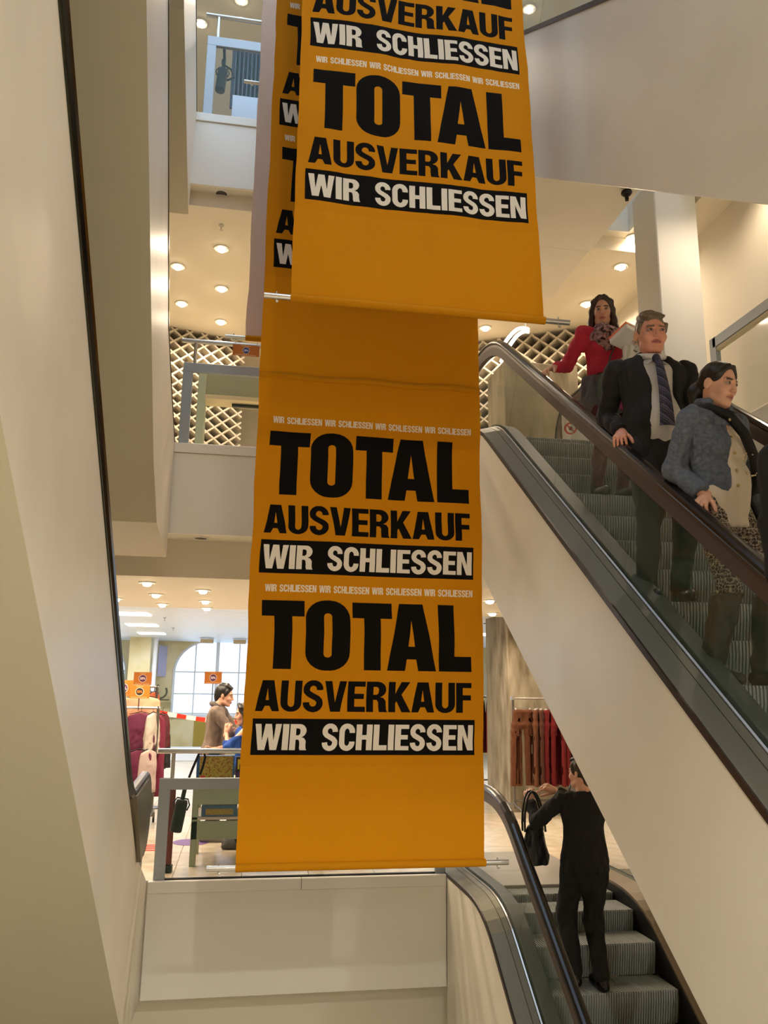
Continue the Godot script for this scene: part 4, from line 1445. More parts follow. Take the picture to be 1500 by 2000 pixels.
func skin_body(J: Dictionary, w: float, skin: Color, bare := []) -> G:
	# the whole figure under the clothes, one mesh
	var g := G.new()
	g.col = skin
	var S := Sdf.new()
	torso(S, J, -0.035, w)
	for k in ["R", "L"]:
		arm(S, J, k, -0.004)
		leg(S, J, k, -0.022)
	S.into(g, 0.02)
	return g
func cloth_mesh(S: Sdf, cell: float, m: Material, called: String, parent: Node, fold := 0.008, sd := 1, label := "") -> MeshInstance3D:
	var g := G.new()
	S.into(g, cell * coarse, null, fold, sd)
	var o := obj(called, g, m, parent)
	if label: o.set_meta("label", label)
	return o
func sleeves(J: Dictionary, grow: float, upto: float, m: Material, parent: Node, cell: float) -> void:
	for k in ["R", "L"]:
		var S := Sdf.new()
		arm(S, J, k, grow, upto)
		var c: Vector3 = (J["e" + k] as Vector3).lerp(J["w" + k], upto)
		var d: Vector3 = ((J["w" + k] as Vector3) - J["e" + k]).normalized()
		S.cap(c - d * 0.03, c, 0.046 + grow * 0.4, 0.046 + grow * 0.4, 0.008)
		S.cut(c + d * 0.012, d)
		cloth_mesh(S, cell, m, "sleeve", parent, 0.014, 37 + k.unicode_at(0))
func loc(root: Node3D, p: Vector3) -> Vector3: return root.transform.affine_inverse() * p

func people() -> void:
	woman_red()
	man_suit()
	woman_denim()
	fine = 0.006
	coarse = 1.35
	rider_black()
	photographer()
	fine = 0.0075
	coarse = 1.5
	man_cardigan()
	woman_blue()

func skin_mat() -> StandardMaterial3D:
	var m := mat(Color.WHITE, 0.5)
	m.vertex_color_use_as_albedo = true
	return m
func lin(r: float, g: float, b: float) -> Color: return Color(r, g, b).srgb_to_linear()

func woman_red() -> void:
	var t := thing("person", "woman in a red top and patterned scarf, one hand on the escalator handrail", "person", Vector3(2.72, 3.131, -5.72), PI, "")
	var skin := lin(0.84, 0.64, 0.53)
	var hand := loc(t, Vector3(2.29, 4.16, -5.7))
	var J := joints(1.66, 0.165, {"wR": hand, "pR": Vector3(0.3, -0.8, 0.6), "sR": Vector3(0, -0.01, -0.02), "wL": Vector3(-0.15, 1.16, -0.26), "pL": Vector3(-0.6, -0.6, 0.3)})
	var g := skin_body(J, 0.15, skin)
	var hb := Basis(Vector3.UP, -0.42) * Basis(Vector3.RIGHT, -0.3)
	head_into(g, J.head, hb, 0.95, skin, lin(0.74, 0.42, 0.4), lin(0.26, 0.18, 0.12), J.nb)
	hand_into(g, J.wR, Vector3(0.75, -0.35, -0.35), Vector3(0.35, 0.95, -0.1), 1.0, [0.45, 0.6, 0.4], skin, 0.05)
	hand_into(g, J.wL, Vector3(0.25, 0.1, -0.9), Vector3(-0.9, 0.2, 0), -1.0, [0.5, 0.7, 0.5], skin)
	obj("body", g, skin_mat(), t)
	var S := Sdf.new()
	torso(S, J, 0.0, 0.15)
	S.ell(J.chest + Vector3(0.07, -0.03, -0.085), Vector3(0.06, 0.06, 0.055), 0.04)
	S.ell(J.chest + Vector3(-0.07, -0.03, -0.085), Vector3(0.06, 0.06, 0.055), 0.04)
	arm(S, J, "R", 0.01, 0.82); arm(S, J, "L", 0.01, 0.9)
	S.cut(Vector3(0, 0.93, 0), Vector3.DOWN)
	S.cut(Vector3(0, 1.44, 0), Vector3.UP)
	cloth_mesh(S, 0.012, tri_mat(noise_img(64, 64, 4, 0.2, [Color(0.72, 0.15, 0.24), Color(0.8, 0.21, 0.3)], 2), 6.0, 0.9), "red_top", t, 0.014, 3)
	S = Sdf.new()
	for i in 16:
		var a := TAU * i / 16.0
		var b := TAU * (i + 1) / 16.0
		for q in [[0.085, 1.415, 0.034], [0.11, 1.36, 0.044]]:
			S.cap(Vector3(sin(a) * q[0], q[1] * 0.95 + 0.03 * cos(a) + sin(a * 3.0) * 0.012, -0.01 - cos(a) * q[0] * 0.85), Vector3(sin(b) * q[0], q[1] * 0.95 + 0.03 * cos(b) + sin(b * 3.0) * 0.012, -0.01 - cos(b) * q[0] * 0.85), q[2], q[2], 0.015)
	S.ell(Vector3(0.01, 1.27, -0.115), Vector3(0.12, 0.1, 0.055), 0.04)
	cloth_mesh(S, 0.01, tri_mat(noise_img(128, 128, 12, 0.05, [Color(0.05, 0.045, 0.06), Color(0.06, 0.05, 0.07), Color(0.6, 0.46, 0.47), Color(0.75, 0.6, 0.6), Color(0.8, 0.68, 0.66)], 3), 3.2, 0.9), "scarf", t, 0.02, 6)
	hair(t, J.head, hb, 0.95, lin(0.2, 0.13, 0.085), "long")
	S = Sdf.new()
	leg(S, J, "R", 0.004); leg(S, J, "L", 0.004)
	S.cap(J.pel, J.pel - Vector3(0, 0.1, 0), 0.15, 0.14, 0.04, Vector3(0, 0, 1), 1.4)
	cloth_mesh(S, 0.013, mat(Color(0.3, 0.1, 0.13), 0.85), "trousers", t, 0.012, 8)
	S = Sdf.new()
	S.cap(Vector3(0, 0.96, 0), Vector3(0, 0.72, -0.01), 0.175, 0.225, 0.03, Vector3(0, 0, 1), 1.35)
	S.cut(Vector3(0, 0.98, 0), Vector3.UP); S.cut(Vector3(0, 0.66, 0), Vector3.DOWN)
	cloth_mesh(S, 0.012, mat(Color(0.38, 0.36, 0.37), 0.9), "grey_skirt", t, 0.02, 9)
	for k in ["R", "L"]: shoe(J, k, mat(Color(0.12, 0.09, 0.08), 0.5), t)
	# what she holds and carries
	var b := thing("boxed_game", "white and orange boxed set held by the woman in red", "box", t.transform * Vector3(-0.06, 1.17, -0.34), PI + 0.5)
	b.rotation = Vector3(0.35, PI + 0.35, 0.2)
	obj("box_body", one(Vector3.ZERO, Vector3(0.24, 0.05, 0.19), 0.004), mat(Color(0.85, 0.82, 0.8), 0.5), b)
	obj("lid", one(Vector3(0, 0.03, -0.0), Vector3(0.246, 0.022, 0.196), 0.004), mat(Color(0.9, 0.4, 0.1), 0.5), b)
	obj("spine_label", one(Vector3(0, 0.03, -0.0985), Vector3(0.15, 0.014, 0.002)), mat(Color(0.92, 0.88, 0.82), 0.6), b)
	S = Sdf.new()
	var B := Vector3(0.02, 0.78, -0.16)
	S.ell(B, Vector3(0.12, 0.15, 0.07), 0.02)
	S.ell(B + Vector3(0.02, 0.1, 0), Vector3(0.08, 0.08, 0.045), 0.05)
	var sb := thing("shoulder_bag", "grey green cloth bag hanging at the waist of the woman in red", "bag", t.position, PI)
	cloth_mesh(S, 0.01, mat(Color(0.36, 0.4, 0.36), 0.9), "bag_body", sb, 0.03, 14)
	g = G.new()
	g.tube([B + Vector3(0.05, 0.14, 0.0), Vector3(0.02, 1.1, -0.165), Vector3(-0.08, 1.3, -0.15), Vector3(-0.13, 1.39, -0.04), Vector3(-0.1, 1.36, 0.08)], 0.012, 8, 0.5)
	obj("strap", g, mat(Color(0.3, 0.28, 0.28), 0.8), sb)
	var cb := thing("carrier_bag", "white yellow and purple plastic bag between the woman in red and the man", "bag", t.transform * Vector3(-0.1, 0.78, -0.3), PI - 0.2)
	S = Sdf.new()
	S.cap(Vector3(0, 0.14, 0), Vector3(0, -0.05, 0), 0.1, 0.15, 0.02, Vector3(0, 0, 1), 2.4)
	S.cut(Vector3(0, 0.2, 0), Vector3(0, 1, 0)); S.cut(Vector3(0, -0.0, 0), Vector3(0.3, -1, 0))
	cloth_mesh(S, 0.01, mat(Color(0.88, 0.85, 0.45), 0.5), "upper_bag", cb, 0.03, 17)
	S = Sdf.new()
	S.cap(Vector3(0, 0.14, 0), Vector3(0, -0.05, 0), 0.1, 0.15, 0.02, Vector3(0, 0, 1), 2.4)
	S.cut(Vector3(0, 0.0, 0), Vector3(-0.3, 1, 0))
	cloth_mesh(S, 0.01, mat(Color(0.5, 0.16, 0.36), 0.5), "lower_bag", cb, 0.03, 17)
	S = Sdf.new()
	S.cap(Vector3(0.02, 0.36, 0), Vector3(0.0, 0.2, 0), 0.05, 0.1, 0.02, Vector3(0, 0, 1), 2.0)
	cloth_mesh(S, 0.01, mat(Color(0.86, 0.84, 0.82), 0.5), "bag_handle", cb, 0.03, 18)

func hair(t: Node, at: Vector3, bs: Basis, s: float, c: Color, style: String) -> void:
	var S := Sdf.new()
	var P := func(x: float, y: float, z: float) -> Vector3: return at + bs * (Vector3(x, y, z) * s)
	var cutn: Vector3 = bs * Vector3(0, -0.55, -1)
	match style:
		"long":
			S.ell(P.call(0, 0.035, 0.018), Vector3(0.084, 0.096, 0.1) * s, 0.02, bs)
			for k in [-1.0, 1.0]:
				S.chain([P.call(k * 0.02, 0.115, -0.05), P.call(k * 0.07, 0.07, -0.03), P.call(k * 0.084, 0.0, 0.0), P.call(k * 0.09, -0.08, 0.0), P.call(k * 0.1, -0.15, -0.01), P.call(k * 0.112, -0.185, -0.02)], 0.018 * s, 0.03 * s, 0.02)
				S.chain([P.call(k * 0.06, 0.0, 0.05), P.call(k * 0.075, -0.1, 0.04), P.call(k * 0.085, -0.2, 0.04)], 0.04 * s, 0.035 * s, 0.03)
			S.cap(P.call(0, 0.0, 0.07), P.call(0, -0.18, 0.08), 0.06 * s, 0.06 * s, 0.03)
			S.ell(P.call(0, -0.035, -0.085), Vector3(0.066, 0.125, 0.085) * s, 0.01, bs, true)
		"short":
			S.ell(P.call(0, 0.045, 0.022), Vector3(0.087, 0.097, 0.103) * s, 0.02, bs)
			for k in 7: S.chain([P.call(-0.05 + 0.018 * k, 0.098, -0.06), P.call(-0.05 + 0.017 * k, 0.127 - absf(k - 3) * 0.004, -0.005), P.call(-0.04 + 0.014 * k, 0.115, 0.06)], 0.012 * s, 0.019 * s, 0.014)
			for k in [-1.0, 1.0]: S.cap(P.call(k * 0.073, 0.055, -0.032), P.call(k * 0.076, -0.015, -0.008), 0.013 * s, 0.009 * s, 0.02)
			S.cap(P.call(0, -0.02, 0.075), P.call(0, -0.065, 0.06), 0.05 * s, 0.04 * s, 0.03)
			S.ell(P.call(0, -0.035, -0.078), Vector3(0.072, 0.112, 0.07) * s, 0.012, bs, true)
			for k in [-1.0, 1.0]: S.ell(P.call(k * 0.085, -0.03, -0.005), Vector3(0.02, 0.04, 0.03) * s, 0.01, bs, true)
		"tied":
			S.ell(P.call(0, 0.038, 0.018), Vector3(0.081, 0.092, 0.099) * s, 0.02, bs)
			for k in [-1.0, 1.0]: S.cap(P.call(k * 0.02, 0.105, -0.06), P.call(k * 0.072, 0.05, -0.036), 0.009 * s, 0.011 * s, 0.03)
			S.cap(P.call(0, 0.0, 0.095), P.call(0, -0.04, 0.125), 0.038 * s, 0.045 * s, 0.03)
			S.cap(P.call(0.01, -0.05, 0.125), P.call(0.02, -0.12, 0.11), 0.04 * s, 0.025 * s, 0.03)
			S.ell(P.call(0, -0.025, -0.085), Vector3(0.068, 0.112, 0.07) * s, 0.012, bs, true)
			for k in [-1.0, 1.0]: S.ell(P.call(k * 0.085, -0.02, 0.0), Vector3(0.022, 0.045, 0.03) * s, 0.01, bs, true)
	var g := G.new()
	S.into(g, 0.0055, null, 0.006, 21)
	var m := mat(c.linear_to_srgb(), 0.45)
	obj("hair", g, m, t)

func man_suit() -> void:
	var t := thing("person", "man in a dark suit with a striped tie holding the handrail", "person", Vector3(2.41, 2.2, -4.42), PI - 0.12)
	var skin := lin(0.84, 0.58, 0.48)
	var hand := loc(t, Vector3(2.2, 3.235, -4.43))
	var J := joints(1.8, 0.215, {"wR": hand, "pR": Vector3(0.05, -0.3, 1.0), "sR": Vector3(0, -0.03, 0), "sL": Vector3(0, -0.03, 0), "wL": Vector3(-0.28, 0.85, -0.1), "head": Vector3(0.0, -0.02, -0.02)})
	var g := skin_body(J, 0.18, skin)
	var hb := Basis(Vector3.UP, 0.0) * Basis(Vector3.RIGHT, -0.14)
	head_into(g, J.head, hb, 1.05, skin, lin(0.68, 0.4, 0.36), lin(0.42, 0.32, 0.25), J.nb + Vector3(0, 0.01, 0), 0.0, 1.12)
	hand_into(g, J.wR, Vector3(0.32, -0.5, -0.55), Vector3(0.3, 0.75, -0.4), 1.0, [0.5, 0.5, 0.35], skin, 0.1)
	hand_into(g, J.wL, Vector3(0, -1, -0.1), Vector3(-1, 0, 0), -1.0, [0.3, 0.4, 0.3], skin)
	obj("body", g, skin_mat(), t)
	# shirt, tie, jacket, trousers
	var S := Sdf.new()
	torso(S, J, -0.012, 0.18, 0.05)
	S.cut(Vector3(0, 1.5, 0), Vector3(0, 1, 0.3))
	cloth_mesh(S, 0.012, mat(Color(0.8, 0.77, 0.74), 0.8), "shirt", t, 0.006, 31)
	g = G.new()
	for k in [-1.0, 1.0]:
		var a := Vector3(k * 0.065, 1.545, 0.02)
		g.tri(a, Vector3(k * 0.005, 1.485, -0.092), Vector3(k * 0.06, 1.44, -0.1))
		g.tri(a + Vector3(0, 0, 0.006), Vector3(k * 0.06, 1.44, -0.094), Vector3(k * 0.005, 1.485, -0.086))
		g.tri(a, Vector3(k * 0.06, 1.44, -0.1), Vector3(k * 0.085, 1.48, -0.01))
	S = Sdf.new()
	for i in 18:
		var a := TAU * i / 18.0
		var b := TAU * (i + 1) / 18.0
		S.cap(Vector3(sin(a) * 0.078, 1.525 + cos(a) * -0.025, -0.008 - cos(a) * 0.076), Vector3(sin(b) * 0.078, 1.525 + cos(b) * -0.025, -0.008 - cos(b) * 0.076), 0.017, 0.017, 0.008)
	S.into(g, 0.008)
	obj("shirt_collar", g, mat(Color(0.83, 0.8, 0.78), 0.8), t)
	var img := Image.create(64, 256, false, Image.FORMAT_RGB8)
	for y in 256:
		for x in 64:
			var q := (y + x) % 44
			var c := Color(0.1, 0.1, 0.17)
			if q < 9: c = Color(0.36, 0.33, 0.46)
			elif q > 14 and q < 17: c = Color(0.55, 0.53, 0.6)
			elif q > 24 and q < 30: c = Color(0.25, 0.24, 0.36)
			img.set_pixel(x, y, c)
	var tm := mat(Color.WHITE, 0.6)
	tm.albedo_texture = tex_of(img)
	g = G.new()
	var cz := func(y: float) -> float: return -0.128 - 0.075 * sin(clampf((1.46 - y) / 0.46, 0, 1) * PI * 0.62)
	for k in 14:
		var ya := lerpf(1.455, 1.02, k / 14.0)
		var yb := lerpf(1.455, 1.02, (k + 1) / 14.0)
		var wa := lerpf(0.024, 0.046, k / 14.0)
		var wb := lerpf(0.024, 0.046, (k + 1) / 14.0)
		for s in [-1.0, 1.0]:
			g.quad_out(Vector3(0, ya, cz.call(ya) - 0.012), Vector3(0, yb, cz.call(yb) - 0.012), Vector3(s * wb, yb, cz.call(yb)), Vector3(s * wa, ya, cz.call(ya)), Vector3(0, 0, -1))
	for i in g.v.size(): g.uv[i] = Vector2(g.v[i].x * 9.0 + 0.5, -g.v[i].y * 2.6)
	var tie := obj("tie", g, tm, t)
	S = Sdf.new()
	S.cap(Vector3(0, 1.485, -0.095), Vector3(0, 1.45, -0.125), 0.026, 0.018, 0.01)
	cloth_mesh(S, 0.007, tm, "tie_knot", tie, 0.0)
	var black := mat(Color(0.075, 0.07, 0.07), 0.85)
	S = Sdf.new()
	torso(S, J, 0.012, 0.19, 0.05)
	S.cap(J.pel + Vector3(0, 0.05, 0), J.pel - Vector3(0, 0.16, 0), 0.195, 0.2, 0.05, Vector3(0, 0, 1), 1.35)
	# open front: a wedge left out over the shirt
	S.cap(Vector3(0.0, 1.62, -0.2), Vector3(-0.03, 1.28, -0.25), 0.12, 0.115, 0.01, Vector3(0, 0, 1), 0.5, true)
	S.cap(Vector3(-0.03, 1.28, -0.25), Vector3(-0.05, 0.72, -0.24), 0.105, 0.15, 0.01, Vector3(0, 0, 1), 0.55, true)
	S.cut(Vector3(0, 0.77, 0), Vector3.DOWN)
	S.cut(Vector3(0, 1.56, 0), Vector3(0, 1, -0.5))
	var sj := cloth_mesh(S, 0.011, black, "suit_jacket", t, 0.012, 33)
	sleeves(J, 0.017, 0.94, black, sj, 0.011)
	S = Sdf.new()
	leg(S, J, "R", 0.012); leg(S, J, "L", 0.012)
	S.cap(J.pel, J.pel - Vector3(0, 0.08, 0), 0.175, 0.17, 0.04, Vector3(0, 0, 1), 1.35)
	cloth_mesh(S, 0.013, mat(Color(0.1, 0.1, 0.11), 0.85), "trousers", t, 0.012, 35)
	hair(t, J.head, hb * Basis.from_scale(Vector3(1.08, 1, 1)), 1.05, lin(0.4, 0.33, 0.25), "short")
	for k in ["R", "L"]: shoe(J, k, mat(Color(0.05, 0.045, 0.04), 0.35), t)

func woman_denim() -> void:
	var t := thing("person", "woman in a denim jacket and leopard leggings looking down to the side", "person", Vector3(2.41, 1.735, -3.79), PI + 0.3)
	var skin := lin(0.86, 0.65, 0.54)
	var hand := loc(t, Vector3(2.265, 2.665, -3.69))
	var J := joints(1.68, 0.165, {"wR": hand, "pR": Vector3(0.1, -0.3, 1.0), "wL": Vector3(-0.24, 0.82, -0.1), "sL": Vector3(0, 0, 0), "aR": Vector3(0.09, 0.09, 0.05), "aL": Vector3(-0.1, 0.09, -0.1), "head": Vector3(0, -0.01, -0.03)})
	var g := skin_body(J, 0.15, skin)
	var hb := Basis(Vector3.UP, 0.12) * Basis(Vector3.RIGHT, -0.3)
	head_into(g, J.head, hb, 0.98, skin, lin(0.72, 0.43, 0.39), lin(0.24, 0.16, 0.12), J.nb)
	hand_into(g, J.wR, Vector3(0.7, -0.5, -0.25), Vector3(0.5, 0.85, -0.2), 1.0, [0.4, 0.6, 0.4], skin, 0.09)
	hand_into(g, J.wL, Vector3(0, -1, -0.15), Vector3(-1, 0, 0), -1.0, [0.3, 0.4, 0.3], skin)
	obj("body", g, skin_mat(), t)
	var S := Sdf.new()
	torso(S, J, -0.006, 0.15, 0.03)
	S.cap(J.pel, J.pel - Vector3(0, 0.12, 0.0), 0.155, 0.165, 0.05, Vector3(0, 0, 1), 1.3)
	S.ell(J.chest + Vector3(0.06, -0.05, -0.085), Vector3(0.06, 0.06, 0.05), 0.04)
	S.ell(J.chest + Vector3(-0.06, -0.05, -0.085), Vector3(0.06, 0.06, 0.05), 0.04)
	S.cut(Vector3(0, 0.78, 0), Vector3.DOWN)
	S.ell(Vector3(0, 1.42, -0.13), Vector3(0.085, 0.14, 0.1), 0.01, Basis.IDENTITY, true)
	S.cut(Vector3(0, 1.4, 0), Vector3.UP)
	var top := cloth_mesh(S, 0.011, mat(Color(0.84, 0.78, 0.7), 0.8), "white_top", t, 0.008, 41)
	var rng := RandomNumberGenerator.new()
	rng.seed = 7
	g = G.new()
	for i in 26:
		var a := rng.randf() * TAU
		var c := Vector3(-0.04 + cos(a) * (0.05 + rng.randf() * 0.02), 1.1 + sin(a) * 0.06, 0)
		c.z = -0.152 - 0.02 * cos(c.x * 9.0)
		g.ball(c, Vector3.ONE * (0.003 + rng.randf() * 0.003), 6, 4)
	var sq := obj("sequins", g, mat(Color(0.9, 0.84, 0.7), 0.15, 0.8), top)
	sq.set_meta("kind", "stuff")
	var denim := tri_mat(noise_img(128, 128, 44, 0.12, [Color(0.27, 0.3, 0.35), Color(0.35, 0.38, 0.43), Color(0.44, 0.46, 0.5)], 4), 2.5, 0.9)
	S = Sdf.new()
	torso(S, J, 0.016, 0.152, 0.032)
	S.ell(J.chest + Vector3(0.06, -0.05, -0.085), Vector3(0.075, 0.075, 0.065), 0.04)
	S.ell(J.chest + Vector3(-0.06, -0.05, -0.085), Vector3(0.075, 0.075, 0.065), 0.04)
	S.cap(Vector3(-0.02, 1.55, -0.2), Vector3(-0.06, 0.78, -0.24), 0.062, 0.16, 0.01, Vector3(0, 0, 1), 0.55, true)
	S.cut(Vector3(0, 0.93, 0), Vector3(0.1, -1, 0))
	S.cut(Vector3(0, 1.43, 0), Vector3(0, 1, -0.25))
	var jk := cloth_mesh(S, 0.01, denim, "denim_jacket", t, 0.012, 43)
	sleeves(J, 0.015, 0.86, denim, jk, 0.01)
	S = Sdf.new()
	for i in 11:
		var a := TAU * (i + 3.5) / 18.0
		var b := TAU * (i + 4.5) / 18.0
		S.cap(Vector3(sin(a) * 0.082, 1.455 + cos(a) * -0.02, -0.01 - cos(a) * 0.075), Vector3(sin(b) * 0.082, 1.455 + cos(b) * -0.02, -0.01 - cos(b) * 0.075), 0.026, 0.026, 0.008)
	cloth_mesh(S, 0.008, denim, "jacket_collar", jk, 0.008, 45)
	g = G.new()
	for y in [1.33, 1.24, 1.15, 1.06, 0.98]: g.ball(Vector3(0.052, y, -0.142 - 0.02 * sin((1.33 - y) * 5.0)), Vector3.ONE * 0.0085, 8, 6)
	var bt := obj("jacket_buttons", g, mat(Color(0.75, 0.66, 0.45), 0.3, 0.9), jk)
	bt.set_meta("kind", "stuff")
	g = G.new()
	g.box(Vector3(0.105, 1.315, -0.128), Vector3(0.075, 0.03, 0.012), 0.004)
	obj("pocket_flap", g, denim, jk)
	# leopard leggings and boots
	var cf := FastNoiseLite.new()
	cf.seed = 61; cf.noise_type = FastNoiseLite.TYPE_CELLULAR; cf.frequency = 0.062
	cf.cellular_return_type = FastNoiseLite.RETURN_DISTANCE2_SUB
	cf.domain_warp_enabled = true; cf.domain_warp_amplitude = 9.0; cf.domain_warp_frequency = 0.05
	var img := Image.create(160, 160, false, Image.FORMAT_RGB8)
	for y in 160:
		for x in 160:
			var q := cf.get_noise_2d(x, y) + 1.0
			img.set_pixel(x, y, Color(0.78, 0.72, 0.62) if q < 0.2 else (Color(0.17, 0.13, 0.11) if q < 0.52 else Color(0.42, 0.34, 0.27)))
	var leo := tri_mat(img, 5.0, 0.8)
	S = Sdf.new()
	leg(S, J, "R", 0.002); leg(S, J, "L", 0.002)
	S.cap(J.pel, J.pel - Vector3(0, 0.08, 0), 0.15, 0.15, 0.04, Vector3(0, 0, 1), 1.35)
	S.cut(Vector3(0, 0.42, 0), Vector3.DOWN)
	cloth_mesh(S, 0.011, leo, "leopard_leggings", t, 0.004, 47)
	var boot := mat(Color(0.2, 0.16, 0.12), 0.5)
	for k in ["R", "L"]:
		S = Sdf.new()
		leg(S, J, k, 0.016)
		S.cut(Vector3(0, 0.44, 0), Vector3.UP)
		cloth_mesh(S, 0.011, boot, "boot_shaft", t, 0.014, 51)
		shoe(J, k, boot, t, 0.0, "boot_foot")
	hair(t, J.head, hb, 0.98, lin(0.11, 0.08, 0.065), "tied")
	g = G.new()
	var path := []
	for q in [Vector3(0.13, 1.4, 0.02), Vector3(0.1, 1.41, -0.06), Vector3(0.045, 1.36, -0.13), Vector3(-0.02, 1.26, -0.165), Vector3(-0.08, 1.14, -0.165), Vector3(-0.15, 1.02, -0.12), Vector3(-0.19, 0.94, -0.02)]: path.append(q)
	g.tube(path, 0.026, 8, 0.3, Vector3(0, 0, -1))
	var st := thing("shoulder_bag", "black shoulder strap and bag across the woman in denim", "bag", t.position, PI + 0.3)
	obj("strap", g, mat(Color(0.05, 0.05, 0.05), 0.7), st)
	S = Sdf.new()
	S.ell(Vector3(-0.21, 0.86, 0.06), Vector3(0.05, 0.11, 0.14), 0.02)
	cloth_mesh(S, 0.012, mat(Color(0.05, 0.05, 0.05), 0.6), "bag_body", st, 0.01, 53)

func plain_person(called_label: String, at: Vector3, turn: float, H: float, skin: Color, topm: Material, legm: Material, opt: Dictionary, hairc: Color, style: String, hb: Basis, w := 0.17, shoulder := 0.18, hem := 0.8, topname := "coat") -> Array:
	var t := thing("person", called_label, "person", at, turn)
	var J := joints(H, shoulder, opt)
	var g := skin_body(J, w, skin)
	head_into(g, J.head, hb, 0.98, skin, lin(0.55, 0.32, 0.28), hairc, J.nb)
	for k in ["R", "L"]:
		var d: Vector3 = J["w" + k] - J["e" + k]
		hand_into(g, J["w" + k], opt.get("d" + k, d), opt.get("b" + k, Vector3(1 if k == "R" else -1, 0.3, 0)), 1.0 if k == "R" else -1.0, [0.5, 0.6, 0.4], skin)
	obj("body", g, skin_mat(), t)
	var S := Sdf.new()
	torso(S, J, 0.008, w)
	S.cap(J.pel, J.pel - Vector3(0, 0.1, 0), w + 0.012, w + 0.015, 0.05, Vector3(0, 0, 1), 1.35)
	S.cut(Vector3(0, hem, 0), Vector3.DOWN)
	S.cut(J.nb + Vector3(0, 0.02, 0), Vector3(0, 1, -0.2))
	var top := cloth_mesh(S, 0.012, topm, topname, t, 0.012, 71)
	sleeves(J, 0.013, opt.get("sleeve", 0.92), topm, top, 0.012)
	S = Sdf.new()
	leg(S, J, "R", 0.02); leg(S, J, "L", 0.02)
	S.cap(J.pel, J.pel - Vector3(0, 0.08, 0), w - 0.005, w - 0.005, 0.04, Vector3(0, 0, 1), 1.35)
	cloth_mesh(S, 0.013, legm, "trousers", t, 0.012, 73)
	hair(t, J.head, hb, 0.98, hairc, style)
	return [t, J]

func rider_black() -> void:
	var black := mat(Color(0.06, 0.055, 0.06), 0.85)
	var r := plain_person("person in black cut off by the right edge, lowest on the escalator", Vector3(2.43, 1.27, -3.08), PI, 1.76, lin(0.82, 0.6, 0.5), black, black, {}, lin(0.1, 0.08, 0.06), "short", Basis.IDENTITY, 0.19, 0.2, 0.62)
	for k in ["R", "L"]: shoe(r[1], k, mat(Color(0.05, 0.045, 0.04), 0.4), r[0])

func photographer() -> void:
	var black := mat(Color(0.045, 0.042, 0.045), 0.85)
	var skin := lin(0.86, 0.65, 0.54)
	var at := Vector3(2.68, -0.453, -6.36)
	var opt := {"wL": Vector3(-0.31, 1.27, -0.36), "wR": Vector3(-0.06, 1.34, -0.42), "pL": Vector3(-0.5, -1, 0.2), "pR": Vector3(0.8, -0.8, 0.1), "aR": Vector3(0.06, 0.09, 0.09), "aL": Vector3(-0.1, 0.09, -0.04), "dL": Vector3(0.1, 0.7, -0.5), "dR": Vector3(-0.7, 0.3, -0.4), "bL": Vector3(-0.6, 0.2, 0.7), "bR": Vector3(0.1, 0.6, 0.8), "sleeve": 0.86}
	var r := plain_person("person in black seen from behind riding up, holding a handbag", at, 0.0, 1.63, skin, black, mat(Color(0.05, 0.048, 0.05), 0.85), opt, lin(0.2, 0.15, 0.1), "short", Basis.from_euler(Vector3(0.0, 0.5, 0.0)), 0.168, 0.175, 0.8)
	for k in ["R", "L"]: shoe(r[1], k, mat(Color(0.03, 0.03, 0.03), 0.25), r[0])
	var b := thing("handbag", "black handbag hanging by loop handles from the hands of the person in black", "bag", Vector3(2.37, 0.52, -6.62))
	var S := Sdf.new()
	S.cap(Vector3(0, 0.07, 0), Vector3(0, -0.1, 0), 0.075, 0.115, 0.02, Vector3(0, 0, 1), 1.6)
	S.cap(Vector3(-0.05, -0.13, 0), Vector3(0.05, -0.13, 0), 0.06, 0.06, 0.03)
	S.cut(Vector3(0, -0.17, 0), Vector3.DOWN)
	cloth_mesh(S, 0.009, mat(Color(0.05, 0.055, 0.065), 0.45), "bag_body", b, 0.014, 81)
	for k in [-1.0, 1.0]:
		var g := G.new()
		var p := []
		for i in 15:
			var a := PI * i / 14.0
			p.append(Vector3(cos(a) * 0.085, 0.08 + sin(a) * 0.3, k * 0.03 - sin(a) * 0.04))
		g.tube(p, 0.009, 8)
		obj("handle", g, mat(Color(0.05, 0.05, 0.055), 0.4), b)

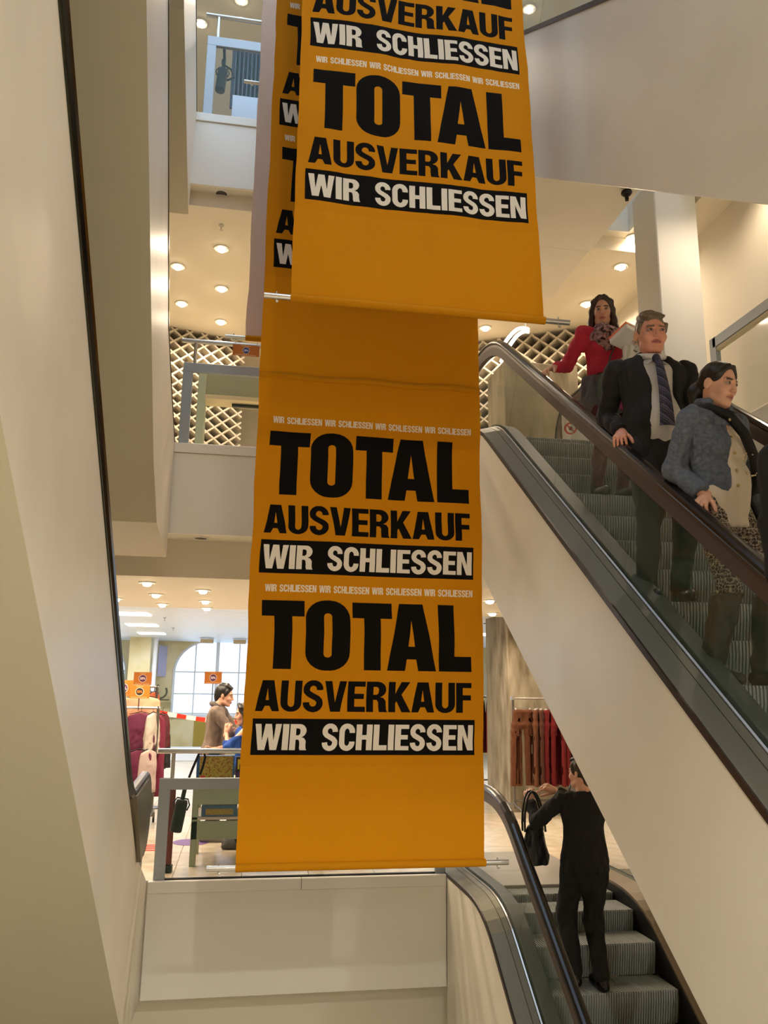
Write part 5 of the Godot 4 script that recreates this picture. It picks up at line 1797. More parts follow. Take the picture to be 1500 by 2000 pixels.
func man_cardigan() -> void:
	var skin := lin(0.84, 0.63, 0.53)
	var opt := {"wR": Vector3(0.02, 1.2, -0.42), "wL": Vector3(-0.1, 1.18, -0.4), "pR": Vector3(1, -0.6, 0.6), "pL": Vector3(-1, -0.6, 0.6), "head": Vector3(0, -0.03, -0.05), "dR": Vector3(-0.2, 0.3, -0.9), "dL": Vector3(0.2, 0.3, -0.9), "bR": Vector3(0.6, 0.7, 0), "bL": Vector3(-0.6, 0.7, 0), "chest": Vector3(0, 0, -0.04), "sleeve": 0.7}
	var r := plain_person("man in a grey brown cardigan standing behind the lowest balustrade", Vector3(-0.27, 0, -10.0), -PI * 0.5 - 0.15, 1.74, skin, mat(Color(0.46, 0.4, 0.36), 0.9), mat(Color(0.13, 0.14, 0.17), 0.85), opt, lin(0.09, 0.07, 0.06), "short", Basis(Vector3.RIGHT, -0.2), 0.175, 0.19, 0.84, "cardigan")
	var S := Sdf.new()
	var J: Dictionary = r[1]
	for i in 14:
		var a := TAU * i / 14.0
		var b := TAU * (i + 1) / 14.0
		S.cap(J.nb + Vector3(sin(a) * 0.07, cos(a) * -0.03 + 0.01, -cos(a) * 0.07), J.nb + Vector3(sin(b) * 0.07, cos(b) * -0.03 + 0.01, -cos(b) * 0.07), 0.03, 0.03, 0.01)
	S.cap(J.nb + Vector3(0.03, -0.05, -0.1), J.nb + Vector3(0.04, -0.24, -0.15), 0.04, 0.04, 0.03, Vector3(0, 0, 1), 1.6)
	cloth_mesh(S, 0.01, mat(Color(0.3, 0.27, 0.25), 0.9), "scarf", r[0], 0.01, 91)
	for k in ["R", "L"]: shoe(J, k, mat(Color(0.5, 0.48, 0.46), 0.6), r[0])

func woman_blue() -> void:
	var skin := lin(0.84, 0.63, 0.53)
	var opt := {"wR": Vector3(0.2, 1.0, -0.35), "wL": Vector3(-0.05, 1.2, -0.2), "pR": Vector3(1, -0.6, 0.6), "pL": Vector3(-1, -0.6, 0.6), "dL": Vector3(0.3, 0.8, 0.2), "sleeve": 0.3}
	var r := plain_person("dark haired person in a blue top half hidden by the long banner", Vector3(0.08, 0, -9.55), PI * 0.5, 1.5, skin, mat(Color(0.1, 0.28, 0.62), 0.85), mat(Color(0.12, 0.14, 0.2), 0.85), opt, lin(0.1, 0.07, 0.06), "long", Basis(Vector3.RIGHT, -0.15), 0.14, 0.15, 0.8, "blue_top")
	for k in ["R", "L"]: shoe(r[1], k, mat(Color(0.3, 0.28, 0.28), 0.6), r[0])

# ---------------------------------------------------------------- shop fittings and goods
func garment(called: String, label: String, cat: String, hook: Vector3, turn: float, w: float, dp: float, len: float, m: Material, group: String, sd := 1, flare := 1.15, hanger := true) -> Node3D:
	# a garment on a hanger: shoulders, then a rippled closed sheet; hook = where it hangs on the rail
	var t := thing(called, label, cat, hook, turn, group)
	var g := G.new()
	var f := FastNoiseLite.new()
	f.seed = sd; f.frequency = 1.6
	var nu := 28
	var nv := 16
	var P := func(u: float, v: float) -> Vector3:
		var an := TAU * u
		var wide := w * 0.5 * (lerpf(0.25, 1.0, sqrt(clampf(v / 0.09, 0, 1))) if v < 0.09 else lerpf(1.0, flare, (v - 0.09) / 0.91))
		var thick := dp * 0.5 * lerpf(0.45, 1.0, clampf(v * 3.0, 0, 1))
		var rip := 1.0 + (sin(an * 4.0 + sd) * 0.3 + f.get_noise_2d(u * 6.0, v * 1.5) * 0.5) * clampf(v, 0.1, 1)
		return Vector3(cos(an) * wide * (1.0 + 0.05 * f.get_noise_2d(u * 3.0, v * 2.0)), -0.06 - v * len, sin(an) * thick * rip)
	for j in nv:
		for i in nu:
			var s := g.v.size()
			for q in [[i, j], [i + 1, j], [i + 1, j + 1], [i, j + 1]]:
				var u: float = q[0] / float(nu)
				var v: float = q[1] / float(nv)
				var p: Vector3 = P.call(u, v)
				g.vert(p, ((P.call(u + 0.01, v) - p) as Vector3).cross(P.call(u, v + 0.01) - p))
			g.face(s, s + 1, s + 2); g.face(s, s + 2, s + 3)
	obj("cloth", g, m, t)
	if hanger:
		g = G.new()
		g.tube([Vector3(-w * 0.42, -0.075, 0), Vector3(0, -0.045, 0), Vector3(w * 0.42, -0.075, 0)], 0.006, 6)
		g.tube([Vector3(0, -0.045, 0), Vector3(0, 0.01, 0), Vector3(0, 0.022, 0.012), Vector3(0, 0.012, 0.024)], 0.003, 6)
		obj("hanger", g, M.black_metal, t)
	return t
var trouser_mesh: ArrayMesh
func trousers(label: String, at: Vector3, turn: float, len: float, m: Material, sd: int) -> void:
	var t := thing("hanging_trousers", label, "trousers", at, turn, "trousers on the rack by the concrete column")
	if trouser_mesh:
		put("legs", trouser_mesh, t, m)
		trouser_extras(t)
		return
	var S := Sdf.new()
	S.cap(Vector3(-0.11, -0.17, 0), Vector3(0.11, -0.17, 0), 0.035, 0.035, 0.02)
	S.cap(Vector3(-0.13, -0.35, 0), Vector3(0.13, -0.35, 0), 0.045, 0.045, 0.12)
	for k in [-1.0, 1.0]:
		S.cap(Vector3(k * 0.075, -0.2, 0), Vector3(k * 0.1, -0.45, 0), 0.075, 0.085, 0.03, Vector3(0, 0, 1), 2.2)
		S.cap(Vector3(k * 0.1, -0.45, 0), Vector3(k * 0.115, -0.14 - len, 0), 0.085, 0.09, 0.02, Vector3(0, 0, 1), 2.4)
	S.cut(Vector3(0, -0.14, 0), Vector3.UP); S.cut(Vector3(0, -0.14 - len, 0), Vector3.DOWN)
	trouser_mesh = cloth_mesh(S, 0.012, m, "legs", t, 0.007, sd).mesh
	trouser_extras(t)
func trouser_extras(t: Node) -> void:
	var g := G.new()
	g.tube([Vector3(-0.14, -0.12, 0), Vector3(0.14, -0.12, 0)], 0.005, 6)
	g.tube([Vector3(0, -0.12, 0), Vector3(0, 0.01, 0), Vector3(0, 0.022, 0.012), Vector3(0, 0.012, 0.024)], 0.003, 6)
	obj("hanger", g, M.steel, t)
	for k in [-0.11, 0.11]: obj("clip", one(Vector3(k, -0.145, 0), Vector3(0.02, 0.045, 0.03), 0.004), mat(Color(0.85, 0.85, 0.85), 0.4), t)
func rail_rack(called: String, label: String, x0: float, x1: float, z: float, h: float) -> void:
	var t := thing(called, label, "clothes rack", Vector3(x0, 0, z))
	var L := x1 - x0
	for x in [0.0, L]:
		var g := G.new()
		g.tube([Vector3(x, 0.12, 0), Vector3(x, h + 0.02, 0)], 0.017, 12)
		obj("upright", g, M.rack_metal, t)
		for s in [-1.0, 1.0]:
			g = G.new()
			g.tube([Vector3(x, 0.2, 0), Vector3(x, 0.16, s * 0.08), Vector3(x, 0.15, s * 0.25), Vector3(x, 0.12, s * 0.32), Vector3(x, 0.06, s * 0.33)], 0.015, 10)
			var foot := obj("foot", g, M.rack_metal, t)
			g = G.new()
			g.tube([Vector3(x - 0.012, 0.032, s * 0.33), Vector3(x + 0.012, 0.032, s * 0.33)], 0.032, 14)
			obj("castor", g, M.black_metal, foot)
	var g := G.new()
	g.tube([Vector3(-0.02, h, 0), Vector3(L + 0.02, h, 0)], 0.016, 12)
	obj("rail", g, M.steel, t)
	g = G.new()
	g.tube([Vector3(0, 0.22, 0), Vector3(L, 0.22, 0)], 0.014, 12)
	obj("lower_bar", g, M.rack_metal, t)
	obj("joint_clamp", one(Vector3(0, h, 0), Vector3(0.05, 0.06, 0.05), 0.008), M.steel, t)
func sale_sign(label: String, at: Vector3, turn: float, w: float, h: float, txt: String, disc: Color, ink: Color, pole: float, group: String) -> void:
	var t := thing("sale_sign", label, "sign", at, turn, group)
	var img := Image.create(256, int(256 * h / w), false, Image.FORMAT_RGB8)
	img.fill(Color(0.74, 0.43, 0.08))
	var cx := 128.0
	var cy := img.get_height() * 0.5
	var r := img.get_height() * 0.31
	for q in [[r, Color(0.93, 0.9, 0.85)], [r * 0.9, disc]]:
		var p := PackedVector2Array()
		for k in 40: p.append(Vector2(cx + cos(TAU * k / 40) * q[0], cy + sin(TAU * k / 40) * q[0]))
		fill_poly(img, [p], [], q[1])
	letter(img, txt, cx - r * 0.68, cy - r * 0.32, r * 1.36, r * 0.64, ink)
	for q in [[0.08, 0.35], [0.9, 0.8]]:
		var ww: float = 256 * q[1]
		for k in 12: img.fill_rect(Rect2i(int(128 - ww / 2 + k * ww / 12.0), int(img.get_height() * q[0]), int(ww / 12.0 * 0.7), 5), Color(0.93, 0.85, 0.75))
	var m := mat(Color.WHITE, 0.6)
	m.albedo_texture = tex_of(img)
	var g := G.new()
	g.quad(Vector3(-w / 2, -h / 2, 0.004), Vector3(w / 2, -h / 2, 0.004), Vector3(w / 2, h / 2, 0.004), Vector3(-w / 2, h / 2, 0.004))
	var bd := obj("board", one(Vector3.ZERO, Vector3(w, h, 0.007)), mat(Color(0.72, 0.41, 0.08), 0.6), t)
	obj("print", g, m, bd)
	if pole > 0:
		g = G.new()
		g.tube([Vector3(0, -h / 2 - pole, -0.006), Vector3(0, -h / 2 + 0.05, -0.006)], 0.008, 8)
		obj("stem", g, M.rack_metal, t)
func spotlight(label: String, at: Vector3, tilt: float, bracket: Array) -> void:
	var t := thing("spotlight", label, "spotlight", at, 0.0, "black spotlights behind the balustrades")
	var g := G.new()
	g.t = Transform3D(Basis(Vector3(0, 0, 1), tilt), Vector3.ZERO)
	g.lathe([Vector2(0.001, -0.15), Vector2(0.05, -0.15), Vector2(0.056, -0.14), Vector2(0.056, 0.11), Vector2(0.048, 0.135), Vector2(0.02, 0.14), Vector2(0.001, 0.14)], 24)
	obj("housing", g, M.black_metal, t)
	g = G.new()
	g.t = Transform3D(Basis(Vector3(0, 0, 1), tilt), Vector3.ZERO)
	g.tube([Vector3(0, 0.13, 0), Vector3(0, 0.27, 0)], 0.02, 12)
	obj("neck", g, M.black_metal, t)
	g = G.new()
	g.t = Transform3D(Basis(Vector3(0, 0, 1), tilt), Vector3.ZERO)
	g.tube([Vector3(-0.06, 0.05, 0), Vector3(-0.075, 0.1, 0), Vector3(-0.05, 0.15, 0), Vector3(0.05, 0.15, 0), Vector3(0.075, 0.1, 0), Vector3(0.06, 0.05, 0)], 0.007, 8)
	obj("yoke", g, M.black_metal, t)
	g = G.new()
	g.tube(bracket, 0.012, 10)
	obj("cable_arm", g, M.black_metal, t)
	obj("clamp", one(Vector3(0.02, 0.27, 0.09), Vector3(0.03, 0.04, 0.22), 0.004), M.black_metal, t)
func small_fixture(called: String, label: String, cat: String, at: Vector3, kind: String) -> void:
	var t := thing(called, label, cat, at)
	var g := G.new()
	if kind == "sprinkler":
		g.lathe([Vector2(0.001, -0.06), Vector2(0.022, -0.058), Vector2(0.006, -0.05), Vector2(0.006, -0.02), Vector2(0.012, -0.016), Vector2(0.03, -0.006), Vector2(0.03, 0.0)], 14)
		obj("sprinkler_head", g, M.steel, t)
	elif kind == "spot":
		g.lathe([Vector2(0.06, -0.01), Vector2(0.08, -0.012), Vector2(0.085, 0.0)], 18)
		obj("rim", g, M.lamp_ring, t)
		g = G.new()
		g.lathe([Vector2(0.001, 0.0), Vector2(0.06, -0.01)], 18)
		obj("lens", g, M.rack_metal, t)
	elif kind == "detector":
		g.lathe([Vector2(0.001, -0.1), Vector2(0.018, -0.1), Vector2(0.02, -0.045), Vector2(0.04, -0.04), Vector2(0.055, -0.02), Vector2(0.05, 0.0)], 18)
		obj("detector_head", g, M.black_metal, t)

func shop() -> void:
	M.rack_metal = mat(Color(0.42, 0.4, 0.38), 0.35, 0.7)
	var col := func(r: float, g: float, b: float) -> StandardMaterial3D: return mat(Color(r, g, b), 0.85)
	# ---- left: rack with garments
	rail_rack("clothes_rack", "low clothes rack with purple and white garments at the far left", -1.9, -1.0, -11.0, 1.42)
	var gl := "garments on the left rack"
	garment("hanging_dress", "peach dress behind the orange percent signs", "dress", Vector3(-1.25, 1.62, -11.35), 0.0, 0.46, 0.12, 0.5, col.call(0.88, 0.62, 0.5), gl, 2)
	garment("blouse", "purple top at the front of the left rack", "garment", Vector3(-1.2, 1.42, -10.95), 0.1, 0.34, 0.16, 0.55, col.call(0.33, 0.07, 0.2), gl, 3)
	garment("blouse", "white blouse draped beside the purple top", "garment", Vector3(-1.06, 1.42, -11.0), 1.25, 0.34, 0.13, 0.5, col.call(0.7, 0.66, 0.62), gl, 4)
	garment("hanging_dress", "long raspberry dress on the left rack", "dress", Vector3(-1.03, 1.4, -11.12), 0.4, 0.26, 0.14, 1.0, col.call(0.42, 0.09, 0.2), gl, 5)
	garment("hanging_jacket", "dark red jacket at the right end of the left rack", "jacket", Vector3(-0.97, 1.4, -11.3), 1.2, 0.34, 0.14, 0.42, col.call(0.32, 0.05, 0.09), gl, 6)
	garment("hanging_jacket", "black garment under the dark red jacket", "jacket", Vector3(-0.97, 1.18, -11.5), 1.0, 0.3, 0.14, 0.48, col.call(0.06, 0.05, 0.06), gl, 7)
	garment("blouse", "lower purple top with a white tag on the left rack", "garment", Vector3(-1.17, 0.98, -10.8), 0.2, 0.28, 0.14, 0.5, col.call(0.35, 0.07, 0.2), gl, 8)
	garment("blouse", "lower pale blouse on the left rack", "garment", Vector3(-1.07, 0.98, -10.85), 1.0, 0.3, 0.13, 0.5, col.call(0.68, 0.6, 0.58), gl, 9)
	for k in 5:
		garment("hanging_shirt", ["blue denim shirt in the rear row", "orange shirt in the rear row", "grey blue shirt in the rear row", "black shirt in the rear row", "rust shirt in the rear row"][k] + " above the left rack", "shirt", Vector3(-1.5 + 0.06 * k, 1.66, -13.0), 1.25, 0.4, 0.09, 0.5, col.call([0.25, 0.85, 0.4, 0.08, 0.8][k], [0.3, 0.35, 0.45, 0.08, 0.42][k], [0.42, 0.2, 0.55, 0.1, 0.25][k]), gl, 20 + k)
	rail_rack("clothes_rack", "rear clothes rack behind the left one", -2.6, -1.22, -13.0, 1.68)
	var gs := "orange percent signs on the lowest sales floor"
	sale_sign("larger orange percent sign with a dark disc, nearest on the left rack", Vector3(-1.245, 1.62, -10.985), 0.12, 0.25, 0.165, "50%", Color(0.12, 0.06, 0.04), Color(0.9, 0.5, 0.1), 0.15, gs)
	sale_sign("smaller orange percent sign with a purple disc, above the larger one", Vector3(-1.44, 1.8, -12.98), 0.1, 0.26, 0.185, "50%", Color(0.36, 0.12, 0.32), Color(0.95, 0.92, 0.9), 0.2, gs)
	sale_sign("orange percent sign half hidden by the nearest left escalator", Vector3(-1.45, 1.66, -10.985), 0.1, 0.24, 0.2, "50%", Color(0.36, 0.12, 0.32), Color(0.95, 0.92, 0.9), 0.2, gs)
	sale_sign("orange percent sign behind the head of the man in the cardigan", Vector3(-0.42, 1.83, -13.5), -0.1, 0.27, 0.19, "50%", Color(0.36, 0.12, 0.32), Color(0.95, 0.92, 0.9), 1.735, gs)
	sale_sign("narrow orange sign seen nearly edge on before the right window", Vector3(4.42, 1.83, -13.9), 1.25, 0.3, 0.24, "50%", Color(0.36, 0.12, 0.32), Color(0.95, 0.92, 0.9), 0.25, gs)
	sale_sign("orange 20% sign hung at the middle balustrade", Vector3(-0.1, 5.06, -7.98), 0.0, 0.27, 0.115, "20%", Color(0.05, 0.22, 0.5), Color(0.95, 0.95, 0.95), 0.0, gs)
	var hk := get_node(numbered_last("sale_sign"))
	for x in [-0.11, 0.11]:
		obj("hook", one(Vector3(x, 0.075, -0.02), Vector3(0.006, 0.05, 0.09), 0.001), M.steel, hk)
	# barrier tape
	for x in [[-1.15, -12.6], [0.5, -12.1]]:
		var bp := thing("barrier_post", "slim steel post holding the " + ("left" if x[0] < 0 else "right") + " end of the barrier tape", "post", Vector3(x[0], 0, x[1]))
		var gg := G.new()
		gg.lathe([Vector2(0.13, 0.0), Vector2(0.13, 0.015), Vector2(0.02, 0.03)], 20)
		obj("base", gg, M.rack_metal, bp)
		gg = G.new()
		gg.tube([Vector3(0, 0.02, 0), Vector3(0, 1.36, 0)], 0.018, 12)
		obj("pole", gg, M.rack_metal, bp)
	var t := thing("barrier_tape", "red and white barrier tape strung behind the man in the cardigan", "tape")
	for k in 12:
		var a := k / 12.0
		var b := (k + 1) / 12.0
		var f := func(u: float) -> Vector3: return Vector3(lerpf(-1.15, 0.5, u), 1.32 - 0.11 * u - 0.05 * sin(u * PI), -12.6 + 0.5 * u)
		var g := G.new()
		g.bar(f.call(a), f.call(b), 0.002, 0.06)
		obj("tape_band", g, mat(Color(0.85, 0.16, 0.08), 0.5) if k % 2 == 0 else mat(Color(0.88, 0.86, 0.85), 0.5), t)
	# table with puzzle boxes
	t = thing("display_table", "pale grey display table with a lower shelf behind the lowest balustrade", "table", Vector3(0.25, 0, -8.95))
	var tm := mat(Color(0.66, 0.7, 0.6), 0.6)
	for x in [-0.62, 0.62]:
		for z in [-0.32, 0.32]:
			obj("leg", one(Vector3(x, 0.35, z), Vector3(0.06, 0.7, 0.06), 0.004), tm, t)
	obj("table_top", one(Vector3(0, 0.745, 0), Vector3(1.4, 0.05, 0.78), 0.005), tm, t)
	obj("apron", one(Vector3(0, 0.65, 0.36), Vector3(1.3, 0.16, 0.02), 0.003), tm, t)
	obj("shelf", one(Vector3(0, 0.44, 0), Vector3(1.3, 0.03, 0.7), 0.004), mat(Color(0.86, 0.8, 0.76), 0.5), t)
	obj("shelf_apron", one(Vector3(0, 0.33, 0.34), Vector3(1.3, 0.17, 0.02), 0.003), tm, t)
	var art := noise_img(128, 96, 70, 0.06, [Color(0.35, 0.3, 0.1), Color(0.62, 0.55, 0.2), Color(0.72, 0.66, 0.3), Color(0.55, 0.3, 0.12), Color(0.75, 0.7, 0.42)], 4)
	art.fill_rect(Rect2i(0, 0, 9, 96), Color(0.16, 0.34, 0.58)); art.fill_rect(Rect2i(123, 0, 5, 96), Color(0.2, 0.4, 0.6))
	art.fill_rect(Rect2i(14, 74, 16, 10), Color(0.8, 0.2, 0.22))
	var am := mat(Color.WHITE, 0.4)
	am.albedo_texture = tex_of(art)
	var pb := thing("puzzle_box", "blue edged puzzle box with yellow brown artwork on the display table", "box", Vector3(-0.2, 0.77, -8.72), 0.05, "boxes on the display table")
	obj("box_body", one(Vector3(0, 0.125, 0), Vector3(0.37, 0.25, 0.06), 0.003), mat(Color(0.16, 0.34, 0.58), 0.5), pb)
	var g := G.new()
	g.quad(Vector3(-0.183, 0.004, 0.032), Vector3(0.183, 0.004, 0.032), Vector3(0.183, 0.246, 0.032), Vector3(-0.183, 0.246, 0.032))
	obj("front_print", g, am, pb)
	pb = thing("puzzle_box", "dark puzzle box with yellow lettering beside the banner edge", "box", Vector3(0.17, 0.77, -8.72), 0.0, "boxes on the display table")
	obj("box_body", one(Vector3(0, 0.12, 0), Vector3(0.34, 0.24, 0.06), 0.003), mat(Color(0.12, 0.1, 0.2), 0.5), pb)
	var lt := Image.create(128, 96, false, Image.FORMAT_RGB8)
	lt.fill(Color(0.13, 0.1, 0.18))
	letter(lt, "N", 6, 8, 22, 40, Color(0.85, 0.75, 0.1))
	lt.fill_rect(Rect2i(0, 60, 128, 36), Color(0.3, 0.2, 0.4))
	var lm := mat(Color.WHITE, 0.4)
	lm.albedo_texture = tex_of(lt)
	g = G.new()
	g.quad(Vector3(-0.168, 0.004, 0.032), Vector3(0.168, 0.004, 0.032), Vector3(0.168, 0.236, 0.032), Vector3(-0.168, 0.236, 0.032))
	obj("front_print", g, lm, pb)
	pb = thing("puzzle_box", "flat blue puzzle box lying on the lower shelf of the display table", "box", Vector3(-0.14, 0.455, -8.7), 0.0, "boxes on the display table")
	obj("box_body", one(Vector3(0, 0.055, 0), Vector3(0.34, 0.1, 0.24), 0.003), mat(Color(0.28, 0.4, 0.52), 0.5), pb)
	g = G.new()
	g.quad(Vector3(-0.15, 0.02, 0.122), Vector3(0.15, 0.02, 0.122), Vector3(0.15, 0.075, 0.122), Vector3(-0.15, 0.075, 0.122))
	obj("side_print", g, am, pb)
	# spotlights
	spotlight("black spotlight hanging behind the lowest balustrade", Vector3(-0.5, 0.52, -8.28), -0.16, [Vector3(0.045, 0.26, 0), Vector3(0.1, 0.42, 0), Vector3(0.15, 0.55, 0), Vector3(0.19, 0.58, 0), Vector3(0.21, 0.52, 0), Vector3(0.19, 0.42, 0), Vector3(0.17, 0.36, 0)])
	spotlight("black spotlight hanging behind the topmost balustrade", Vector3(-0.535, 8.44, -8.28), -0.08, [Vector3(0.0, 0.26, 0), Vector3(0.0, 0.19, 0.02), Vector3(0.1, 0.15, 0), Vector3(0.14, 0.05, 0), Vector3(0.06, 0.0, 0)])
	# red board behind the frame post, floor stickers
	t = thing("red_board", "narrow red board standing behind the balustrade post", "board", Vector3(-0.58, 0.0, -8.4))
	obj("board", one(Vector3(0, 0.42, 0), Vector3(0.06, 0.72, 0.05), 0.01), mat(Color(0.45, 0.12, 0.1), 0.6), t)
	obj("foot", one(Vector3(0, 0.03, 0), Vector3(0.08, 0.06, 0.12), 0.008), M.black_metal, t)
	t = thing("floor_sticker", "red lettered floor sticker beside the left escalator", "sticker", Vector3(-0.95, 0.0, -9.6))
	for k in 4: obj("print_stripe", one(Vector3(0.05 * (k % 2), 0.0015, -0.16 + 0.1 * k), Vector3(0.4, 0.003, 0.045)), mat(Color(0.8, 0.18, 0.2), 0.5), t)
	t = thing("floor_sticker", "purple oval floor sticker in front of the display table", "sticker", Vector3(-0.45, 0.0, -9.9))
	g = G.new()
	g.lathe([Vector2(0.2, 0.0), Vector2(0.2, 0.003), Vector2(0.001, 0.003)], 28)
	obj("disc", g, mat(Color(0.5, 0.36, 0.62), 0.5), t)
	# pillar, pipe and small things on the end wall
	struct("wall_pillar", spanned(Vector3(-2.62, 0, -20.4), Vector3(-2.12, 2.9, -20.9), 0.01), M.stained, "pale stained pillar left of the wide window")
	g = G.new()
	g.tube([Vector3(-2.03, 0, -20.5), Vector3(-2.03, 2.86, -20.5)], 0.055, 12)
	tag(obj("pipe", g, M.window_frame), "white vertical pipe beside the pale pillar", "pipe")
	t = thing("hanging_pennant", "narrow pale blue pennant on the stained wall left of the window", "pennant", Vector3(-1.97, 2.3, -21.83), 0.9)
	obj("cloth", one(Vector3.ZERO, Vector3(0.3, 0.75, 0.02), 0.004), mat(Color(0.72, 0.72, 0.86), 0.7), t)
	obj("rod", one(Vector3(0, 0.39, 0), Vector3(0.34, 0.025, 0.025), 0.006), M.steel, t)
	g = G.new()
	var rp := []
	for k in 20: rp.append(Vector3(cos(TAU * k / 16.0 + 1.8) * 0.16, sin(TAU * k / 16.0 + 1.8) * 0.16, 0))
	g.tube(rp.slice(0, 14), 0.025, 8)
	t = thing("wall_ring", "dark ring shaped hook on the stained wall", "hook", Vector3(-1.95, 1.55, -21.6))
	obj("ring", g, mat(Color(0.35, 0.35, 0.25), 0.6), t)
	obj("stem", one(Vector3(0.08, -0.2, -0.1), Vector3(0.3, 0.03, 0.24), 0.006), mat(Color(0.35, 0.35, 0.25), 0.6), t)
	t = thing("wall_panel", "low olive panel on the end wall behind the man", "panel", Vector3(-0.85, 0.46, -21.98))
	obj("sheet", one(Vector3(0.05, 0, 0), Vector3(0.6, 0.9, 0.02), 0.004), mat(Color(0.66, 0.58, 0.26), 0.8), t)
	obj("frame", one(Vector3(0.05, 0.46, 0.005), Vector3(0.62, 0.03, 0.03), 0.004), mat(Color(0.6, 0.54, 0.3), 0.8), t)
	t = thing("white_ledge", "white ledge along the foot of the end wall", "ledge", Vector3(-1.2, 0.0, -20.6))
	obj("ledge_body", one(Vector3(0, 0.12, 0), Vector3(1.3, 0.24, 0.8), 0.01), M.window_frame, t)
	obj("ledge_top", one(Vector3(0, 0.25, 0), Vector3(1.34, 0.03, 0.84), 0.006), M.window_frame, t)
	# ceiling panels and fittings
	for k in 4:
		var p: Array = [[-1.75, 13.6], [-1.87, 16.1], [-1.95, 18.65], [4.75, 16.4]][k]
		t = thing("ceiling_panel_light", ["first lit ceiling panel from the well", "second lit ceiling panel from the well", "third lit ceiling panel from the well", "lit ceiling panel right of the banner"][k], "lamp", Vector3(p[0], 2.815, -p[1]), 0.0, "lit panels in the plank ceiling")
		obj("diffuser", one(Vector3(0, -0.006, 0), Vector3(0.56, 0.02, 0.56), 0.003), M.panel_glow, t)
		obj("panel_frame", one(Vector3(0, 0.008, 0), Vector3(0.62, 0.016, 0.62), 0.003), M.window_frame, t)
		var al := AreaLight3D.new()
		al.area_size = Vector2(0.55, 0.55)
		al.light_color = Color(0.95, 0.97, 1.0); al.light_energy = 8.0; al.area_range = 30.0; al.shadow_enabled = true
		t.add_child(al)
		al.position = Vector3(0, -0.03, 0)
		al.rotation.x = -PI / 2
	small_fixture("sprinkler", "nearest sprinkler in the plank ceiling left of the banner", "sprinkler", Vector3(-1.3, 2.82, -14.3), "sprinkler")
	small_fixture("sprinkler", "farther sprinkler in the plank ceiling left of the banner", "sprinkler", Vector3(-1.35, 2.82, -16.8), "sprinkler")
	small_fixture("sprinkler", "sprinkler in the ceiling above the lattice wall", "sprinkler", Vector3(-0.45, 6.75, -8.5), "sprinkler")
	small_fixture("recessed_spot", "small unlit spot under the topmost gallery edge", "spot", Vector3(-0.45, 6.92, -8.14), "spot")
	small_fixture("recessed_spot", "small unlit spot under the middle gallery edge", "spot", Vector3(-0.45, 3.14, -8.2), "spot")
	small_fixture("smoke_detector", "dark detector under the highest escalator's soffit", "detector", Vector3(3.56, 6.57, -6.8), "detector")
	downlight(4.3, 6.92, 8.12, 0.35, "lone downlight between the pillar and the escalator soffit", "")
	t = thing("ring_spot", "gold ringed spot hanging by the concrete column", "lamp", Vector3(4.38, 2.62, -13.7), -0.5)
	for k in [0, 1]:
		g = G.new()
		var ring := []
		for j in 21: ring.append(Vector3(cos(TAU * j / 20.0) * 0.085 + 0.06 * k, sin(TAU * j / 20.0) * 0.085 - 0.03 * k, 0.02 * k))
		g.tube(ring, 0.02, 8, 1.0, Vector3.UP, false)
		obj("ring", g, mat(Color(0.75, 0.6, 0.38), 0.3, 0.6), t)
	g = G.new()
	g.ball(Vector3(0, 0, -0.01), Vector3(0.07, 0.07, 0.02), 14, 8)
	obj("lens", g, M.panel_glow, t)
	g = G.new()
	g.tube([Vector3(0, 0.08, 0), Vector3(0, 0.21, 0)], 0.01, 8)
	obj("stem", g, M.steel, t)
	t = thing("leaf_fitting", "olive leaf shaped fitting under the plank ceiling", "fitting", Vector3(4.2, 2.8, -13.4))
	g = G.new()
	g.ball(Vector3(0, -0.05, 0), Vector3(0.16, 0.05, 0.08), 14, 8)
	obj("bowl", g, mat(Color(0.62, 0.55, 0.36), 0.5), t)
	obj("arm", one(Vector3(0, -0.01, 0), Vector3(0.4, 0.015, 0.015), 0.003), M.rack_metal, t)
	for k in 2:
		t = thing("ceiling_box", ["beige ceiling box above the window's thick mullion", "beige ceiling box by the banner's left edge"][k], "box", Vector3([-0.82, -0.05][k], 2.8, -20.2))
		obj("case", one(Vector3(0, -0.05, 0), Vector3(0.3, 0.1, 0.2), 0.01), mat(Color(0.75, 0.68, 0.55), 0.6), t)
		obj("plate", one(Vector3(0, -0.005, 0), Vector3(0.34, 0.01, 0.24), 0.003), M.window_frame, t)
	# ---- right: trouser rack and the rack behind it
	rail_rack("trouser_rack", "clothes rack hung with brown and red trousers by the concrete column", 3.78, 5.5, -11.3, 1.59)
	var brown := mat(Color(0.36, 0.2, 0.11), 0.95)
	var red := mat(Color(0.4, 0.05, 0.055), 0.95)
	var tr := [[3.92, 0.15, brown, "brown trousers facing the well, first on the rack"], [4.12, 1.1, brown, "brown trousers second on the rack, turned edge on"], [4.19, 1.2, mat(Color(0.29, 0.15, 0.085), 0.95), "darker brown trousers third on the rack"], [4.3, 0.9, red, "red trousers next to the brown ones"], [4.42, 0.75, red, "broad red trousers fifth on the rack"], [4.52, 1.1, red, "red trousers sixth on the rack"], [4.62, 0.9, red, "red trousers seventh on the rack"], [4.72, 1.15, red, "red trousers eighth on the rack"], [4.82, 1.0, red, "red trousers ninth on the rack"], [4.92, 1.1, red, "red trousers tenth on the rack, by the person in black"]]
	for k in tr.size(): trousers(tr[k][3], Vector3(tr[k][0], 1.575, -11.3), tr[k][1], 1.02, tr[k][2], 100 + k)
	rail_rack("clothes_rack", "rear rack with navy and dark red garments right of the banner", 3.6, 4.46, -13.9, 1.58)
